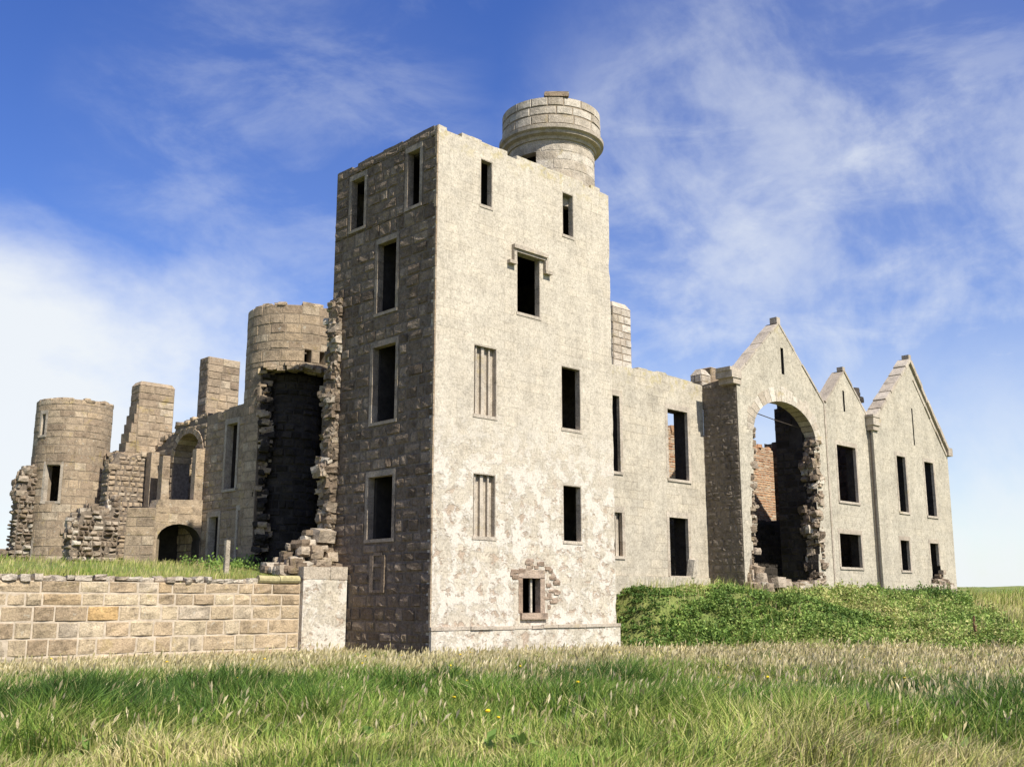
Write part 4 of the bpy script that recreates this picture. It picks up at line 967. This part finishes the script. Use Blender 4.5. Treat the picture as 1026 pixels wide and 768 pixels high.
# weeds on the bank
pts = []; rr = []; dd = []; ss = []
n = 30000; x = RNG.uniform(8.9, 41, n); y = RNG.uniform(-22, 1.3, n); bt = bank_t(x, y)
edge = -1.2 - .36 * (x - 9) 
k = (bt > .0) & ~blocked(x, y) & (x < 35.5) & (y > .6 - .57 * (37.5 - x) + 1.6 * (vnoise(x * .5, y * .5, 41) - .5))
x, y, bt = x[k], y[k], bt[k]
print('weed plants', len(x))
for a, b, c in zip(x, y, bt):
    g1 = float(fbm(a * .55, b * .55, 91)); g2 = float(vnoise(a * 1.3 + 40, b * 1.3, 71))
    if (g2 < .25 and b < -.8) or c < .28 * random.random(): continue
    tall = random.random() < .22
    h = (.10 + 1.45 * max(0., g1 - .32)) * random.uniform(.6, 1.15) * (.42 + .58 * min(1., max(0., (.0 - b) / 3.))) * (1.35 if tall else 1.); nl = 26; w = random.uniform(.10, .18) if tall else random.uniform(.18, .36); z0 = float(terrain(a, b))
    q = RNG.normal(size=(nl, 3)); q /= np.linalg.norm(q, axis=1)[:, None]; q *= (RNG.random(nl) ** .5)[:, None]
    t_ = .5 + .5 * q[:, 2]; sh = (1.15 - .75 * t_)[:, None] if tall else 1.
    p = np.concatenate([np.array([[a, b]]) + q[:, :2] * w * sh, (z0 + h * t_)[:, None]], 1); pts.append(p)
    dd.append(np.stack([q[:, 0], q[:, 1], q[:, 2] * .4 + (.7 if tall else .2)], 1) + RNG.normal(size=(nl, 3)) * .4); rr.append(np.clip(RNG.normal(size=nl) * .17 + random.gauss(.56, .15) + 1.5 * (float(fbm(a * .35, b * .35, 17)) - .5) - .04 + (.12 if tall else 0), 0, 1)); ss.append(RNG.uniform(.06, .15, nl))
leaf_mesh('undergrowth', np.concatenate(pts), np.concatenate(dd), np.concatenate(ss), np.concatenate(rr), 'weed', 'green nettles and weeds covering the bank below the gables')
n = 16000; x = RNG.uniform(8.9, 40, n); y = RNG.uniform(-19, 1.2, n); bt = bank_t(x, y)
k = (bt > -.05) & ~blocked(x, y) & (fbm(x * .5, y * .5, 45) > .45) & (y > -2.5 - .56 * (37.5 - x)); x, y = x[k], y[k]; n = len(x)
blade_mesh('bank_grass', np.stack([x, y, terrain(x, y)], 1), RNG.uniform(.25, .62, n), RNG.uniform(.012, .024, n), RNG.uniform(0, math.pi, n), RNG.normal(size=(n, 2)) * .12 + WIND * .08, np.clip(RNG.normal(size=n) * .22 + .66, 0, 1), 'blade', 'grass and dry stems growing through the weeds on the bank')
# weeds in the terrace and in the breach
pts = []; rr = []; dd = []; ss = []
for k in range(40):
    a = random.uniform(-2.6, 1.2); b = random.uniform(8.5, 12.5); z0 = float(terrain(a, b)); nl = 20; q = RNG.normal(size=(nl, 3)) * .5
    pts.append(np.stack([a + q[:, 0] * .25, b + q[:, 1] * .25, z0 + .05 + np.abs(q[:, 2]) * .35], 1)); dd.append(q + np.array([0, 0, .4])); rr.append(np.full(nl, .4)); ss.append(RNG.uniform(.08, .16, nl))
leaf_mesh('terrace_weeds', np.concatenate(pts), np.concatenate(dd), np.concatenate(ss), np.concatenate(rr), 'weed', 'small green weeds in front of the large round tower')

# yellow flowers: one plant modelled, then copied
def flower():
    mb = MB(); mb.tube([(0, 0, -.03), (.01, 0, .25), (.03, .01, .42)], .005, 5)
    o = bpy.data.objects.new('yellow_flower', None)
    root = tag(mb.build('yellow_flower', 'weed', None), 'small yellow flower on a thin stem in the meadow grass', 'flower', 'yellow meadow flowers', 'thing')
    hb = MB(); hb.tube([(.03, .01, .42), (.032, .011, .435)], [.028, .034], 10); hb.tube([(.032, .011, .436), (.033, .011, .450)], [.034, .016], 10)
    h = hb.build('flower_head', 'petal', None); h.parent = root; return root, h
froot, fhead = flower()
spots = []
while len(spots) < 74:
    r = math.sqrt(random.uniform(13.2 ** 2, 30 ** 2)); t = HEAD + random.uniform(-R(26), R(26)); a, b = CAM.x + r * math.cos(t), CAM.y + r * math.sin(t)
    if bool(blocked(np.array([a]), np.array([b]))[0]) or bank_t(np.array([a]), np.array([b]))[0] > .1: continue
    spots.append((a, b))
for i, (a, b) in enumerate(spots):
    if i == 0: o, h = froot, fhead
    else:
        o = froot.copy(); COL.objects.link(o); h = fhead.copy(); COL.objects.link(h); h.parent = o
    s = random.uniform(.7, 1.1); o.location = (a, b, float(terrain(a, b))); o.scale = (s, s, s); o.rotation_euler = (0, random.uniform(-.1, .25), random.uniform(0, 6.28))
# dock plant with a rusty seed spike
a, b = 13.7, -10.9
mb = MB(); z0 = float(terrain(a, b)); mb.tube([(a, b, z0), (a + .03, b, z0 + .9)], .010, 6)
for k in range(46): 
    t = random.uniform(.5, 1.0); w_ = .07 * (1.15 - t); mb.rock((a + .03 * t + random.uniform(-w_, w_), b + random.uniform(-w_, w_), z0 + 1.0 * t), (.045, .045, .04))
tag(mb.build('dock_plant', 'rust_seed', None), 'tall dock plant with a rusty brown seed spike at the foot of the bank', 'plant', kind='thing')

# ------------------------------------------------------------------ sky and sun
EL, AZ = R(49), R(1.6)
sdir = Vector((-math.sin(AZ) * math.cos(EL), -math.cos(AZ) * math.cos(EL), math.sin(EL)))
sl = bpy.data.lights.new('sun', 'SUN'); sl.energy = 5.0; sl.angle = R(.53); sl.color = (1., .955, .87)
so = bpy.data.objects.new('sun', sl); COL.objects.link(so); so.rotation_euler = sdir.to_track_quat('Z', 'Y').to_euler(); so.location = sdir * 60
world = bpy.data.worlds.new('World'); scene.world = world; world.use_nodes = True
nt = world.node_tree; nt.nodes.clear(); g = NT(nt)
out = g.n('ShaderNodeOutputWorld'); bg = g.n('ShaderNodeBackground')
sky = g.n('ShaderNodeTexSky', sky_type='NISHITA', sun_disc=False)
sky.sun_elevation = EL; sky.sun_rotation = R(180) + AZ; sky.altitude = 60; sky.air_density = 1.0; sky.dust_density = .6; sky.ozone_density = 2.2
bg.inputs[1].default_value = .08
tc = g.n('ShaderNodeTexCoord').outputs['Generated']
def blob(px, py, inner, outer):
    v = look(px, py); d = g.n('ShaderNodeVectorMath', operation='DOT_PRODUCT'); g.link(tc, d.inputs[0]); d.inputs[1].default_value = v
    return g.mr(d.outputs['Value'], math.cos(R(outer)), math.cos(R(inner)))
def wisp(rot, sc, scale, detail, rough, dist):
    mp = g.n('ShaderNodeMapping'); g.link(tc, mp.inputs[0]); mp.inputs['Rotation'].default_value = rot; mp.inputs['Scale'].default_value = sc
    return g.noise(mp.outputs[0], scale, detail, rough, dist)
soft = wisp((.2, .1, .3), (1, 1, 1.5), 3.2, 7, .58, .25)
fine = wisp((.35, .5, .75), (.8, 2.6, 2.4), 3.0, 9, .6, .22)
fine2 = wisp((.25, .75, .45), (1.6, 1., 3.2), 4.5, 9, .62, .3)
def add(*a):
    r = a[0]
    for q in a[1:]: r = g.math('ADD', r, q)
    return r
def mul(*a):
    r = a[0]
    for q in a[1:]: r = g.math('MULTIPLY', r, q)
    return r
lf = g.math('MAXIMUM', blob(-20, 470, 1, 17), mul(blob(190, 440, 0, 15), .85))
left = g.mr(add(lf, mul(g.math('SUBTRACT', soft, .5), 1.5), mul(g.math('SUBTRACT', fine, .5), 1.3)), .10, 1.25, 0., 1.)
low = g.n('ShaderNodeSeparateXYZ'); g.link(tc, low.inputs[0])
horz = g.mr(low.outputs[2], .34, .0, 0., .95)
rb_ = g.math('MAXIMUM', blob(840, 270, 2, 22), blob(1000, 450, 5, 22))
right = add(mul(rb_, .10), mul(rb_, g.mr(fine, .42, .72, 0., .46)), mul(rb_, g.mr(fine2, .44, .72, 0., .30)))
w3 = mul(blob(290, 160, 1, 13), g.mr(fine2, .38, .75, .03, .30))
hz = mul(horz, g.mr(fine, .3, .6, .62, 1.))
cl = g.math('MINIMUM', g.math('MAXIMUM', g.math('MAXIMUM', left, right), g.math('MAXIMUM', hz, w3)), .95)
hs = g.n('ShaderNodeHueSaturation'); hs.inputs['Hue'].default_value = .522; hs.inputs['Saturation'].default_value = 1.30; hs.inputs['Value'].default_value = 1.28; g.link(sky.outputs[0], hs.inputs['Color'])
g.link(hs.outputs[0], bg.inputs[0])
cb = g.n('ShaderNodeBackground'); cb.inputs[0].default_value = (.93, .97, 1., 1); cb.inputs[1].default_value = .58
mx = g.n('ShaderNodeMixShader'); g.link(cl, mx.inputs[0]); g.link(bg.outputs[0], mx.inputs[1]); g.link(cb.outputs[0], mx.inputs[2]); g.link(mx.outputs[0], out.inputs[0])

scene.view_settings.view_transform = 'Standard'; scene.view_settings.look = 'None'; scene.view_settings.exposure = .72; scene.view_settings.gamma = 1
scene.render.resolution_x = 1024; scene.render.resolution_y = 766
scene.cycles.use_denoising = True if hasattr(scene.cycles, 'use_denoising') else True
scene.cycles.max_bounces = 5
for o in list(scene.objects):
    if '_base' in o: del o['_base']
